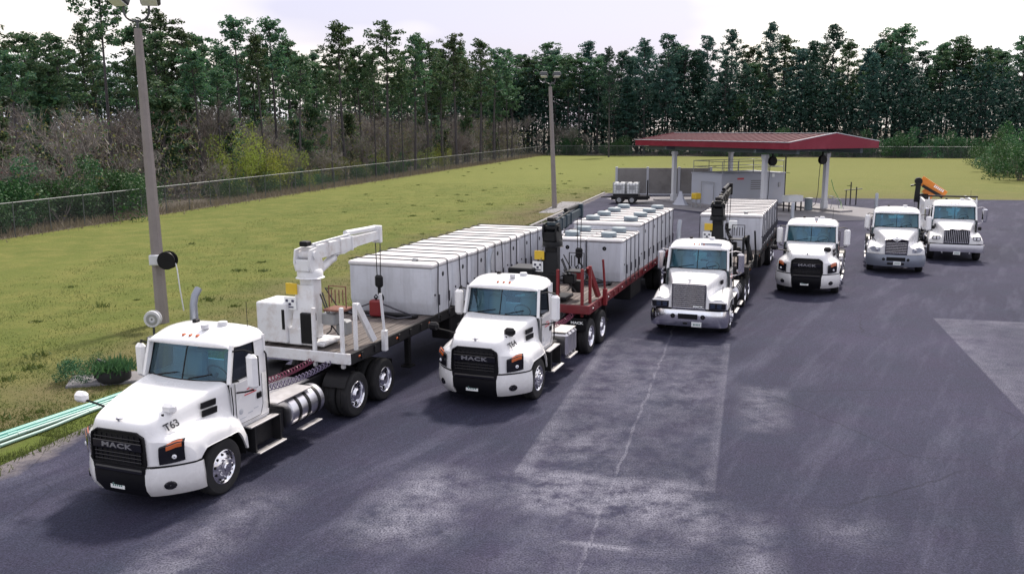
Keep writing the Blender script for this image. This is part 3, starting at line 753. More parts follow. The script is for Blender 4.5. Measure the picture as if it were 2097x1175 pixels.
# bushes
def bush_proto(i, n, mat, size, lumps=9, tall=1.0):
    L = rs.normal(size=(lumps, 3)) * np.array([.42, .42, .28 * tall]) + np.array([0, 0, .52 * tall]); rad = rs.uniform(.28, .5, lumps)
    idx = rs.randint(0, lumps, n)
    d = unit(n); c = L[idx] + d * (rad[idx] * rs.uniform(.35, 1.05, n) ** .6)[:, None]
    c = c[c[:, 2] > 0.0]
    mb = MB()
    for k in range(7):
        a = rs.uniform(0, 6.3); mb.tube([(rs.normal() * .06, rs.normal() * .06, -.1), (math.cos(a) * .25, math.sin(a) * .25, .35 * tall), (math.cos(a) * .45, math.sin(a) * .45, .75 * tall)], [.02, .014, .006], 3, cap=False)
    return dict(H=1, trunk=mb.mesh('stem', 'grey_bark', recalc=False), crown=quad_mesh('crown', leaf_quads(c, rs.uniform(size * .6, size * 1.3, len(c))), mat))
BUSH = {'dark': [bush_proto(k, 2600, 'leaf_dark', .075) for k in range(3)], 'yellow': [bush_proto(k, 3600, 'leaf_yellow', .045, 12) for k in range(2)], 'green': [bush_proto(k, 2600, 'leaf_green', .07) for k in range(2)]}
def bush(kind, x, y, s, h, label, group=None):
    pr = random.choice(BUSH[kind]); t = thing('bush', (x, y, -.06), 0, label, 'bush', group); del t['_off']
    t.rotation_euler.z = random.uniform(0, 6.28); t.scale = (s, s, h)
    link('stem', pr['trunk'], t); link('crown', pr['crown'], t)
for k in range(64):
    s_ = -5 + 95 * random.random() ** 1.9; P = F0 + FD * s_ + FN * (2.6 + 3.2 * random.random())
    q = random.uniform(1.3, 2.3) * (1.35 if s_ < 18 else .8)
    bush('dark' if s_ < 16 or random.random() < .5 else 'green', P[0], P[1], q, q * random.uniform(.8, 1.1), 'dark green evergreen shrub crowding the left fence', 'evergreen shrubs along the left fence')
for px, dp, w_, h_ in ((505, 92, 4.4, 5.2), (548, 94, 3.8, 4.6), (468, 90.5, 3.2, 3.6), (583, 97, 2.8, 3.6)):
    x, y = at_px(px, dp); bush('yellow', x, y, w_ * .8, h_, {505: 'tallest yellow-green bush in fresh leaf behind the left fence', 548: 'yellow-green bush just right of the tallest yellow-green one', 468: 'low yellow-green bush just left of the tallest yellow-green one', 583: 'rightmost low bush of the yellow-green clump behind the left fence'}[px], 'yellow-green bushes behind the left fence')
for px, dp in ((640, 107), (690, 113), (735, 119), (860, 140), (905, 146), (610, 103), (780, 127)):
    x, y = at_px(px, dp); bush('yellow', x, y, random.uniform(1.6, 2.6), random.uniform(1.6, 3.2), 'small yellow-green bush among the saplings along the receding fence', 'small yellow-green bushes along the left fence')
for k in range(60):
    P = G0 + GD * (100 * random.random()) + GN * (2.5 + 6 * random.random()); q = random.uniform(2.2, 4.2)
    bush('dark', P[0], P[1], q, q * .9, 'dark shrub at the foot of the pines behind the far fence', 'dark shrubs behind the far fence')
for k, (px, dp, w_, h_) in enumerate(((2096, 106, 3.6, 3.8), (2070, 114, 3.2, 3.2), (2044, 124, 3.0, 3.4), (2024, 136, 3.0, 3.0), (2136, 102, 3.6, 4.2), (2106, 120, 3.6, 4.4), (2062, 130, 3.4, 4.2), (2090, 111, 3.0, 2.8), (2010, 148, 2.8, 2.6))):
    x, y = at_px(px, dp); bush('green' if k % 2 else 'dark', x, y, w_, h_, 'rounded leafy bush in the clump at the right edge of the field', 'bush clump at the right edge')
# deep wood behind the ranks: one mass
def mass(name, label, n, fn, size, mat):
    c = fn(n); V = leaf_quads(c, rs.uniform(size * .5, size * 1.4, n)); o = link(name, quad_mesh(name, V, mat)); tag(o, label, 'wood', kind='stuff'); return o
def far_belt(n):
    s_ = rs.uniform(-70, 125, n); tt = rs.uniform(10, 44, n); z = rs.beta(1.2, 1.3, n) * (18 + 3 * np.sin(s_ * .35) + 2 * np.sin(s_ * 1.1))
    P = G0 + GD * s_[:, None] + GN * tt[:, None]; return np.column_stack([P, z])
def left_belt(n):
    s_ = rs.uniform(15, 205, n); tt = rs.uniform(42, 68, n); z = rs.beta(1.1, 1.3, n) * (11.5 + 2 * np.sin(s_ * .3) + 2 * np.sin(s_ * .9))
    P = F0 + FD * s_[:, None] + FN * tt[:, None]; return np.column_stack([P, z])
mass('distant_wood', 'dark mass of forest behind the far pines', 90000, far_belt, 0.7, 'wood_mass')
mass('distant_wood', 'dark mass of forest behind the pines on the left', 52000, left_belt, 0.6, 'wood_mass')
def thicket(n, smax, t0, t1, hmax):
    s_ = rs.uniform(-4, smax, n); tt = rs.uniform(t0, t1, n); lump = .55 + .45 * np.sin(s_ * .5 + np.sin(tt * .4) * 2) * np.sin(tt * .33 + 1.3 * np.sin(s_ * .21))
    z = rs.uniform(0, 1, n) ** 1.4 * hmax * (.45 + .65 * lump); P = F0 + FD * s_[:, None] + FN * tt[:, None]
    return np.column_stack([P, z])
for n_, t0_, h_, mt_, lb_ in ((40000, 4.5, 8.0, 'twig_mass', 'tangle of bare grey twigs between the left fence and the pines'), (24000, 6.0, 8.6, 'twig_brown', 'tangle of bare reddish-brown twigs deeper between the left fence and the pines')):
    b_ = thicket(n_, 165, t0_, 34, h_); d_ = rs.normal(size=b_.shape) * .5; d_[:, 2] += .9; d_ /= np.linalg.norm(d_, axis=1, keepdims=True)
    tag(link('thicket', blade_mesh('thicket', blades(b_, d_, rs.uniform(.4, 1.5, len(b_)), rs.uniform(.02, .05, len(b_))), mt_)), lb_, 'thicket', kind='stuff')
c_ = thicket(26000, 165, 3.5, 40, 7.5); tag(link('underbrush', quad_mesh('underbrush', leaf_quads(c_, rs.uniform(.12, .30, len(c_))), 'leaf_green')), 'dull green leaves low in the thicket behind the left fence', 'underbrush', kind='stuff')
c_ = thicket(26000, 165, 2.0, 36, 8.5); tag(link('underbrush', quad_mesh('underbrush', leaf_quads(c_, rs.uniform(.12, .34, len(c_))), 'leaf_bud')), 'sparse pale new leaves through the thicket behind the left fence', 'underbrush', kind='stuff')
# dry tall grass along the fence, short grass in the field
def fence_grass(n):
    s_ = rs.uniform(-6, 160, n); tt = rs.normal(0.9, 0.9, n); P = F0 + FD * s_[:, None] + FN * tt[:, None]; return np.column_stack([P, np.full(n, -.04)])
b_ = fence_grass(15000); d_ = rs.normal(size=b_.shape) * .35; d_[:, 2] = 1; d_ /= np.linalg.norm(d_, axis=1, keepdims=True)
tag(link('tall_grass', blade_mesh('tall_grass', blades(b_, d_, rs.uniform(.2, .8, len(b_)), rs.uniform(.03, .07, len(b_))), 'straw')), 'dry tall straw-coloured grass along the left fence', 'grass', kind='stuff')
def field_pts(n):
    w_ = 15 + 85 * rs.uniform(0, 1, n) ** 1.9; off_ = -14.05 - rs.uniform(0, 1, n) ** 1.4 * (14 + w_ * .12)
    x = off_ * .965 + w_ * .262; y = w_ * .965 - off_ * .262; return np.column_stack([x, y, np.full(n, -.035)])
b_ = field_pts(150000); d_ = rs.normal(size=b_.shape) * .6; d_[:, 2] = 1; d_ /= np.linalg.norm(d_, axis=1, keepdims=True)
cl = .5 + .5 * np.sin(b_[:, 0] * 1.7 + np.sin(b_[:, 1] * .9) * 2) * np.sin(b_[:, 1] * 1.3 + np.sin(b_[:, 0] * .7) * 2)
keep = rs.uniform(0, 1, len(b_)) < .25 + .75 * cl; b_, d_, cl = b_[keep], d_[keep], cl[keep]
tag(link('grass', blade_mesh('grass', blades(b_, d_, rs.uniform(.03, .085, len(b_)) * (.6 + .7 * cl), rs.uniform(.012, .03, len(b_))), 'grass_blade')), 'short patchy grass over the field', 'grass', kind='stuff')

def strip_pts(n):
    w_ = rs.uniform(10, 62, n); off_ = -14.16 + rs.normal(0, .16, n) + .18 * np.sin(w_ * 1.7) + .12 * np.sin(w_ * 4.1)
    off_ = np.minimum(off_, -13.75); return np.column_stack([off_ * .965 + w_ * .262, w_ * .965 - off_ * .262, np.full(n, -.03)])
b_ = strip_pts(16000); d_ = rs.normal(size=b_.shape) * .5; d_[:, 2] = 1; d_ /= np.linalg.norm(d_, axis=1, keepdims=True)
tag(link('edge_grass', blade_mesh('edge_grass', blades(b_, d_, rs.uniform(.06, .2, len(b_)), rs.uniform(.012, .03, len(b_))), 'grass_blade')), 'ragged fringe of grass along the edge of the paving', 'grass', kind='stuff')
cw_ = field_pts(90); cw_ = np.concatenate([cw_, np.column_stack([rs.uniform(-25, 40, 50), rs.uniform(95, 165, 50), np.full(50, -.03)])]); cw_ = cw_[(cw_[:, 0] + 31) * .971 - (cw_[:, 1] - 55.9) * .239 > 1.5]
ix_ = np.repeat(np.arange(len(cw_)), 40); sz_ = rs.uniform(.12, .4, len(cw_))[ix_]
b_ = cw_[ix_] + rs.normal(size=(len(ix_), 3)) * np.column_stack([sz_, sz_, sz_ * 0]) * .5; d_ = rs.normal(size=b_.shape) * .6; d_[:, 2] = 1; d_ /= np.linalg.norm(d_, axis=1, keepdims=True)
tag(link('weeds', blade_mesh('weeds', blades(b_, d_, rs.uniform(.3, .6, len(b_)) * sz_, rs.uniform(.03, .07, len(b_))), 'weed')), 'darker green weed tufts scattered over the field', 'weeds', kind='stuff')
# ------------------------------------------------------------------ fuel canopy
ZE, ZR, CL, CW = 5.37, 5.99, 20.06, 8.42
RZC = math.atan2(CU.y, CU.x)
t = thing('canopy', (CP.x, CP.y, 0), RZC, 'open red-roofed fuel canopy on four white columns', 'canopy')
# local frame: x along the long eave, y = -n (across)
def q(s, tt, z): return (s, -tt, z)
FH = 0.46
rf = MB()
for t0, z0, t1, z1 in ((0, ZE, CW / 2, ZR), (CW, ZE, CW / 2, ZR)):
    rf.add([q(0, t0, z0), q(CL, t0, z0), q(CL, t1, z1), q(0, t1, z1), q(0, t0, z0 - .05), q(CL, t0, z0 - .05), q(CL, t1, z1 - .05), q(0, t1, z1 - .05)], [(0, 1, 2, 3), (4, 7, 6, 5), (0, 4, 5, 1), (1, 5, 6, 2), (2, 6, 7, 3), (3, 7, 4, 0)])
roof = rf.build('roof', 'roof_top', t)
sm = MB()
for k in range(27):
    x = 0.3 + k * (CL - .6) / 26
    for ta in (0, CW):
        sm.beam(q(x, ta, ZE + .02), q(x, CW / 2, ZR + .02), .05, .04)
sm.each('standing_seam', 'roof_top', roof)
MB().beam(q(-.03, CW / 2, ZR + .03), q(CL + .03, CW / 2, ZR + .03), .3, .03).build('ridge_cap', 'canopy_white', roof)
for nm, pts, d in (('fascia', [q(-.03, -.03, ZE - FH), q(CL + .03, -.03, ZE - FH), q(CL + .03, -.03, ZE + .03), q(-.03, -.03, ZE + .03)], (0, -.04, 0)), ('fascia', [q(-.03, CW + .03, ZE - FH), q(CL + .03, CW + .03, ZE - FH), q(CL + .03, CW + .03, ZE + .03), q(-.03, CW + .03, ZE + .03)], (0, .04, 0))):
    MB().prism(pts, (0, -d[1], 0)).build(nm, 'roof_red', t)
for x, dx in ((-.05, -.04), (CL + .05, .04)):
    MB().prism([q(x, -.07, ZE - FH), q(x, CW + .07, ZE - FH), q(x, CW + .07, ZE + .03), q(x, CW / 2, ZR + .05), q(x, -.07, ZE + .03)], (dx, 0, 0)).build('gable', 'roof_red', t)
tr_ = MB()
for a, b in ((q(-.1, -.1, ZE + .05), q(CL + .1, -.1, ZE + .05)), (q(-.08, -.1, ZE + .05), q(-.08, CW / 2, ZR + .07)), (q(-.08, CW + .1, ZE + .05), q(-.08, CW / 2, ZR + .07))): tr_.beam(a, b, .07, .05)
tr_.each('edge_trim', 'canopy_white', t)
MB().span(q(.12, .12, ZE - FH + .05), q(CL - .12, CW - .12, ZE - FH + .13)).build('soffit', 'soffit_grey', t)
for tt in (1.2, 7.3):
    MB().span(q(.4, tt - .14, ZE - FH - .36), q(CL - .4, tt + .14, ZE - FH + .045), .01).build('beam', 'soffit_grey', t)
for s_ in (3.9, 15.7):
    MB().span(q(s_ - .12, .2, ZE - FH - .30), q(s_ + .12, 8.2, ZE - FH + .042), .01).build('cross_beam', 'soffit_grey', t)
    for tt in (1.2, 7.3):
        m = MB(); m.box(q(s_, tt, 2.25), (.34, .34, 4.4), .02); m.box(q(s_, tt, .35), (.44, .44, .7), .03); m.box(q(s_, tt, 4.3), (.5, .4, .3), .03)
        m.build('column', 'canopy_white', t)
# hose reels hung near the columns
for k, (s_, tt, lab) in enumerate(((3.7, 1.75, 'dark hose reel hung under the canopy on its front column'), (3.7, 6.7, 'dark hose reel hung under the canopy on its right rear column'))):
    P = can(s_, tt, 0); r = thing('hose_reel', P, RZC, lab, 'reel', 'hose reels under the canopy')
    MB().lathe([(.02, -.14), (.34, -.14), (.36, -.1), (.22, -.09), (.22, .09), (.36, .1), (.34, .14), (.02, .14)], (0, 0, 3.95), 'x', 20).build('drum', 'black_plastic', r)
    MB().box((0, 0, 4.42), (.1, .1, .3)).build('hanger', 'black_plastic', r)
    MB().tube([(0, .2, 3.75), (.02, .25, 2.6), (.1, .2, 1.4), (.25, .25, .5), (.7, .3, .15)], .025, 6).build('hose', 'hose_black', r)
# white walled tank room with railing
KX = Vector((17.2, 72.0, 0)); kd = math.atan2(CN.y, CN.x)
t = thing('tank_room', (17.2, 72.0, 0), kd, 'white walled concrete tank enclosure with a railed top under the canopy', 'enclosure')
MB().span((0, 0, 0), (6.6, .2, 2.62), .01).build('wall', 'concrete_white', t)
MB().span((0, .202, 0), (.2, 4.1, 2.62), .01).build('wall', 'concrete_white', t)
MB().span((6.4, .202, 0), (6.6, 4.1, 2.62), .01).build('wall', 'concrete_white', t)
MB().span((0.202, 3.9, 0), (6.398, 4.1, 2.62), .01).build('wall', 'concrete_white', t)
MB().span((-.05, -.05, 2.622), (6.65, 4.15, 2.72), .02).build('roof_slab', 'concrete_white', t)
rl = MB()
for z in (3.2, 3.7):
    for a, b in (((.1, .1), (6.5, .1)), ((.1, .1), (.1, 4.0)), ((6.5, .1), (6.5, 4.0)), ((.1, 4.0), (6.5, 4.0))): rl.cyl((*a, z), (*b, z), .028, 6)
for x in (.1, 1.7, 3.3, 4.9, 6.5):
    for y in (.1, 4.0): rl.cyl((x, y, 2.72), (x, y, 3.7), .03, 6)
rl.build('railing', 'galv', t)
MB().span((1.6, -.03, 2.22), (2.25, -.005, 2.36)).build('sign', 'red_letter', t)
sg = MB()
for k in range(5): sg.span((3.0, -.02, 2.05 - k * .17), (4.1 - .1 * (k % 2), -.004, 2.12 - k * .17))
sg.build('notice', 'concrete_wall', t)
MB().span((5.2, -.04, 2.35), (5.45, -.004, 2.62)).build('notice', 'plate_white', t)
MB().span((5.9, -.06, 1.5), (6.1, -.004, 1.9)).build('switch_box', 'galv', t)
dr = MB(); dr.span((-.06, 1.0, .05), (-.003, 2.3, 1.75)); dr.build('door', 'concrete_white', t)
pf = MB(); pf.tube([(-.15, .8, 0), (-.15, .8, 2.0), (-.15, 2.5, 2.0), (-.15, 2.5, 0)], .03, 6); pf.build('pipe_frame', 'galv', t)
# block wall left of it
def wallrun():
    a, b = Vector((10.3, 86.2)), Vector((19.2, 84.8)); L = (b - a).length; d = (b - a) / L
    t = thing('concrete_wall', (a.x, a.y, 0), math.atan2(d.y, d.x), 'weathered grey concrete panel wall between white posts beside the canopy', 'wall')
    n = 3
    for i in range(n):
        MB().span((i * L / n + .12, -.09, 0), ((i + 1) * L / n - .12, .09, 2.62), .02).build('panel', 'concrete_wall', t)
    for i in range(n + 1): MB().span((i * L / n - .118, -.16, 0), (i * L / n + .118, .16, 2.72), .02).build('post', 'concrete_white', t)
    MB().span((0, -.5, 0), (L, -.17, .16), .02).build('footing', 'concrete_white', t)
wallrun()
# yellow bin on a stand by the enclosure
t = thing('yellow_bin', can(10.2, -.4, 0), RZC, 'yellow bin on a dark stand by the white enclosure', 'bin')
MB().box((0, 0, .95), (.6, .6, .5), .06).build('bin', 'sign_yellow', t)
st = MB()
for x in (-.25, .25):
    for y in (-.25, .25): st.cyl((x, y, 0), (x, y, .7), .03, 6)
st.build('stand', 'galv', t)
# white tarp heap
t = thing('tarp', can(13.2, .2, 0), RZC, 'white tarp slumped beside the left canopy column', 'tarp')
rows = []
for i in range(7):
    h = 1.15 * (1 - i / 6) ** 1.4; r = .15 + .75 * (i / 6) ** 1.2
    rows.append([(r * math.cos(a) * (1 + .15 * math.sin(5 * a)), .6 * r * math.sin(a) * (1 + .15 * math.cos(4 * a)), h) for a in [2 * math.pi * k / 18 for k in range(18)]])
MB().grid(rows, True).build('sheet', 'concrete_white', t)
# table with white tote, bin, stand at the right island
P = can(4.6, 3.6, 0)
t = thing('work_table', (22.0, 68.6, 0), RZC + R(90), 'white topped work table under the right end of the canopy', 'table')
MB().box((0, 0, .98), (1.45, .8, .5), .04).build('top_box', 'ibc_white', t)
for x in (-.6, .6):
    for y in (-.3, .3): MB().span((x - .04, y - .04, 0), (x + .04, y + .04, .73)).build('leg', 'chassis_black', t)
t = thing('waste_drum', (23.6, 69.6, 0), 0, 'grey drum beside the work table under the canopy', 'drum')
MB().lathe([(.01, 0), (.3, 0), (.3, .28), (.315, .3), (.3, .32), (.3, .6), (.315, .62), (.3, .64), (.3, .92), (.01, .92)], (0, 0, 0), 'z', 20).build('shell', 'riser_green', t)
MB().lathe([(.01, .98), (.33, .95), (.34, .9), (.31, .89)], (0, 0, 0), 'z', 20).build('lid', 'galv', t)
t = thing('drop_pole', (24.4, 78.5, 0), 0, 'thin black pole standing under the right end of the canopy', 'pole')
MB().cyl((0, 0, 0), (0, 0, 4.7), .07, 8).build('pole', 'hose_black', t); MB().box((0, 0, .05), (.4, .4, .1), .02).build('base', 'galv', t)
t = thing('hose_stand', (25.7, 69.2, 0), R(20), 'tangled green and grey hoses on a frame by the right canopy column', 'hose stand')
fr = MB(); fr.tube([(-.6, 0, 0), (-.4, 0, 1.1), (.4, 0, .8), (.7, 0, 0)], .03, 6); fr.tube([(-.6, .5, 0), (-.4, .5, 1.1), (.4, .5, .8), (.7, .5, 0)], .03, 6); fr.cyl((-.4, 0, 1.1), (-.4, .5, 1.1), .03, 6); fr.cyl((.4, 0, .8), (.4, .5, .8), .03, 6); fr.build('frame', 'galv', t)
MB().tube([(-.5, .2, 2.4), (-.2, .2, 1.6), (.2, .25, 1.1), (.5, .1, .5), (.2, -.3, .1), (-.4, -.4, .05)], .03, 6).build('hose', 'hose_green', t)
t = thing('pipe_bollard', (28.6, 74.0, 0), R(-20), 'black pipe valve stand with crossbars at the edge of the paving', 'valve stand')
pb = MB(); pb.cyl((0, 0, 0), (0, 0, 1.9), .05, 8); pb.cyl((.45, 0, 0), (.45, 0, 1.5), .05, 8); pb.cyl((-.5, 0, 1.2), (.9, 0, 1.35), .04, 6); pb.cyl((-.35, 0, 0), (-.35, 0, 1.2), .04, 6); pb.build('pipes', 'hose_black', t)
t = thing('hose_hoop', (22.9, 76.5, 0), 0, 'bent black hose hoop standing behind the work table', 'hose')
MB().tube([(-.3, 0, 0), (-.35, 0, 1.0), (-.2, 0, 2.1), (-.05, 0, 2.3)], .04, 6).build('hose', 'hose_black', t); MB().tube([(.1, 0, 0), (.35, 0, .45), (.6, 0, .5), (.9, 0, 0)], .05, 6).build('loop', 'hose_black', t)

# trailer with two caged totes
t = thing('tote_trailer', (10.4, 76.6, 0), R(-14), 'small black utility trailer parked at the kerb by the concrete wall', 'trailer')
fr = MB(); fr.box((0, 0, .62), (3.3, 1.7, .14), .02); fr.box((0, -.72, .45), (3.2, .08, .2)); fr.box((0, .72, .45), (3.2, .08, .2)); fr.beam((-1.6, 0, .55), (-2.6, 0, .5), .12, .1); fr.build('bed', 'chassis_black', t)
for x in (-.9, .2):
    for y in (-.78, .78):
        w_ = MB().lathe([(.05, -.1), (.2, -.1), (.3, -.11), (.34, -.06), (.34, .06), (.3, .11), (.2, .1), (.05, .1)], (x, y, .34), 'y', 18).build('wheel', 'rubber', t)
        MB().lathe([(.01, -.115), (.19, -.115), (.2, -.09)], (x, y, .34), 'y', 18).build('rim', 'galv', w_)
ld = MB()
for y in (-.72, -.2): ld.cyl((1.5, y, .6), (1.5, y, 2.05), .035, 6)
for k in range(6): ld.cyl((1.5, -.72, .8 + k * .23), (1.5, -.2, .8 + k * .23), .028, 6)
ld.build('ramp_ladder', 'chassis_black', t)
for k, (x, lab) in enumerate(((-.95, 'left of the two caged white liquid totes on the small trailer'), (.2, 'right of the two caged white liquid totes on the small trailer'))):
    c, s_ = math.cos(R(-14)), math.sin(R(-14))
    b_t = thing('liquid_tote', (10.4 + c * x, 76.6 + s_ * x, .69), R(-14), lab, 'tote', 'totes on the small trailer')
    bt = MB().box((0, 0, .62), (1.0, 1.05, .98), .09).build('bottle', 'ibc_white', b_t)
    MB().lathe([(.01, 1.17), (.1, 1.17), (.11, 1.1)], (0, 0, 0), 'z', 14).build('cap', 'black_plastic', bt)
    cg = MB()
    for i in range(5):
        v = -.53 + i * .265
        for sgn in (-1, 1):
            cg.cyl((v, sgn * .55, .1), (v, sgn * .55, 1.14), .016, 4); cg.cyl((sgn * .53, v, .1), (sgn * .53, v, 1.14), .016, 4)
            z = .15 + i * .24; cg.cyl((-.53, sgn * .56, z), (.53, sgn * .56, z), .016, 4); cg.cyl((sgn * .54, -.55, z), (sgn * .54, .55, z), .016, 4)
    cg.build('cage', 'galv', b_t)
    MB().span((-.25, -.575, .5), (.2, -.565, .85)).build('placard', 'galv', b_t)
    MB().box((0, 0, .05), (1.08, 1.12, .1), .02).build('pallet', 'black_plastic', b_t)

# ------------------------------------------------------------------ verge things near the first truck
t = thing('tyre_planter', (-10.6, 22.5, 0), 0, 'black tyre planter with green plants on a concrete pad beside the lot', 'planter')
MB().lathe([(.26, .02), (.38, .0), (.43, .08), (.43, .24), (.38, .32), (.30, .32), (.28, .26)], (0, 0, .02), 'z', 24).build('tyre', 'rubber', t)
MB().lathe([(.01, .28), (.29, .27)], (0, 0, 0), 'z', 20).build('soil', 'forest_litter', t)
bb = rs.normal(size=(700, 3)) * np.array([.24, .24, .05]) + np.array([0, 0, .45]); dd = rs.normal(size=(700, 3)) * .5; dd[:, 2] = 1; dd /= np.linalg.norm(dd, axis=1, keepdims=True)
link('plant', blade_mesh('plant', blades(bb - [0, 0, .1], dd, rs.uniform(.12, .32, 700), rs.uniform(.03, .07, 700)), 'leaf_green'), t)['kind'] = 'stuff'
MB().tube([(-.55, .1, .0), (-.58, .1, .4), (-.42, .05, .58), (-.2, 0, .5)], .035, 6).build('hose', 'hose_black', t)
pd = MB(); pd.box((-10.7, 22.7, -.0), (2.2, 1.0, .1), .02, (0, 0, R(16))); tag(pd.build('concrete_pad', 'concrete_ground'), kind='structure')
random.seed(21)
bush('dark', -11.75, 22.55, .62, .55, 'low dark shrub sprawling beside the tyre planter')
bush('green', -11.3, 23.1, .5, .45, 'pale weedy bush behind the tyre planter')
PIPES = (((-13.95, 11.7), (-9.5, 22.1), .05, 'pvc_teal'), ((-13.55, 11.9), (-9.15, 22.2), .042, 'pvc_pale'), ((-13.75, 11.8), (-9.33, 22.15), .042, 'pvc_teal'), ((-10.82, 17.6), (-9.5, 21.2), .04, 'pvc_pale'), ((-14.15, 11.6), (-9.72, 21.9), .035, 'pvc_teal'))
plabs = ('thick teal plastic pipe lying along the verge, farthest from the paving', 'pale plastic pipe lying beside the teal pipes on the verge', 'medium teal plastic pipe in the middle of the bundle on the verge', 'short pale pipe lying apart, nearest the paving', 'thin teal pipe behind the bundle on the verge')
for (a, b, r_, mt), lb in zip(PIPES, plabs):
    A, B = Vector((*a, 0)), Vector((*b, 0)); d = B - A; L = d.length
    t = thing('plastic_pipe', (a[0], a[1], r_ - .03), math.atan2(d.y, d.x), lb, 'pipe', 'plastic pipes on the verge')
    MB().tube([(L * k / 8, .03 * math.sin(k * 1.3 + r_ * 40), 0.01) for k in range(9)], r_, 12).build('pipe', mt, t)
    MB().tube([(L * .62, .03 * math.sin(5 * 1.3 + r_ * 40), .01), (L * .62 + .22, .03 * math.sin(5 * 1.3 + r_ * 40), .01)], r_ * 1.18, 12).build('coupling', mt, t)
# ------------------------------------------------------------------ trucks (x forward from the front axle, y left, z up)
_wheel = {}
def wheel_mesh(kind):
    if kind in _wheel: return _wheel[kind]
    r, w = .52, .14
    ty = MB().lathe([(.30, -w), (.40, -w - .012), (.475, -w - .006), (.512, -w + .03), (.52, -w + .06), (.52, -.012), (.508, -.01), (.508, .01), (.52, .012), (.52, w - .06), (.512, w - .03), (.475, w + .006), (.40, w + .012), (.30, w)], (0, 0, 0), 'y', 32).mesh('tyre', 'rubber')
    if kind == 'front':
        pr = [(.305, w), (.315, w + .005), (.30, w + .012), (.285, w - .01), (.265, w - .03), (.20, w + .02), (.15, w + .035), (.145, w + .06), (.09, w + .075), (.08, w + .10), (.01, w + .105)]
        hz, hr = w + .003, .235
    else:
        pr = [(.305, w), (.315, w + .005), (.30, w + .012), (.285, w - .01), (.275, w - .13), (.20, w - .12), (.17, w - .10), (.16, w - .03), (.13, w - .01), (.11, w + .02), (.01, w + .025)]
        hz, hr = w - .118, .235
    rim = MB().lathe(pr, (0, 0, 0), 'y', 32).mesh('rim', 'chrome')
    hh = MB()
    for k in range(10):
        a = 2 * math.pi * k / 10; x, z = hr * math.cos(a), hr * math.sin(a)
        hh.cyl((x, hz - .03, z), (x * .985, hz + .0045 - (0 if kind != 'front' else .012) + .012, z * .985), .026, 10)
    hm = hh.mesh('hand_holes', 'black_plastic')
    lu = MB()
    for k in range(10):
        a = 2 * math.pi * (k + .5) / 10; x, z = .165 * math.cos(a), .165 * math.sin(a); y0 = (w + .03) if kind == 'front' else (w - .10)
        lu.cyl((x, y0 - .02, z), (x, y0 + .04, z), .016, 6)
    lm = lu.mesh('lug_nuts', 'aluminium')
    _wheel[kind] = (ty, rim, hm, lm); return _wheel[kind]
def put_wheel(t, x, y, side, kind, steer=0):
    ty, rim, hm, lm = wheel_mesh(kind)
    o = link('wheel', ty, t); off = t['_off']
    o.location = (x - off[0], y - off[1], .52 - off[2]); o.rotation_euler = (0, random.uniform(0, 3), (0 if side > 0 else math.pi) + steer)
    if kind != 'inner':
        link('rim', rim, o); link('hand_holes', hm, o); link('lug_nuts', lm, o)
    return o
def rear_wheels(t, x, ):
    for s in (-1, 1):
        put_wheel(t, x, s * 1.07, s, 'rear'); put_wheel(t, x, s * .74, s, 'inner')
_wheel_inner = wheel_mesh('rear'); _wheel['inner'] = _wheel_inner

# station tables: j0 hood centreline ... j3 shoulder, j4 foot of the hood side, j5-j7 fender crown, j8 fender lip
def T_anthem():
    return [
     [(1.25, 0, 1.48), (1.25, .3, 1.48), (1.245, .44, 1.475), (1.225, .56, 1.415), (1.20, .63, 1.33), (1.08, .82, 1.31), (.93, .99, 1.24), (.76, 1.12, 1.14), (.68, 1.17, 1.0)],
     [(1.21, 0, 1.62), (1.21, .34, 1.62), (1.205, .50, 1.61), (1.18, .585, 1.54), (1.13, .67, 1.39), (1.0, .84, 1.36), (.84, 1.01, 1.29), (.65, 1.13, 1.19), (.58, 1.18, 1.0)],
     [(1.06, 0, 1.70), (1.06, .42, 1.695), (1.05, .58, 1.68), (1.03, .645, 1.61), (1.0, .73, 1.43), (.86, .87, 1.39), (.68, 1.03, 1.32), (.5, 1.15, 1.21), (.46, 1.2, 1.0)],
     [(.7, 0, 1.785), (.7, .5, 1.78), (.7, .675, 1.765), (.7, .74, 1.69), (.66, .81, 1.48), (.55, .93, 1.43), (.4, 1.06, 1.35), (.3, 1.16, 1.25), (.27, 1.21, 1.0)],
     [(.3, 0, 1.86), (.3, .58, 1.855), (.3, .755, 1.84), (.3, .82, 1.76), (.28, .88, 1.52), (.22, .97, 1.44), (.12, 1.08, 1.35), (.06, 1.17, 1.25), (.05, 1.215, 1.0)],
     [(-.1, 0, 1.915), (-.1, .65, 1.91), (-.1, .835, 1.895), (-.1, .895, 1.815), (-.1, .94, 1.54), (-.12, 1.0, 1.42), (-.15, 1.09, 1.32), (-.18, 1.165, 1.23), (-.18, 1.21, 1.0)],
     [(-.38, 0, 1.945), (-.38, .68, 1.94), (-.38, .875, 1.925), (-.38, .94, 1.85), (-.4, .985, 1.55), (-.42, 1.02, 1.38), (-.42, 1.09, 1.26), (-.44, 1.15, 1.16), (-.45, 1.19, 1.0)],
     [(-.5, 0, 1.955), (-.5, .68, 1.95), (-.5, .895, 1.935), (-.5, .96, 1.86), (-.55, 1.0, 1.55), (-.62, 1.03, 1.33), (-.66, 1.07, 1.15), (-.7, 1.12, .98), (-.76, 1.15, .8)]]
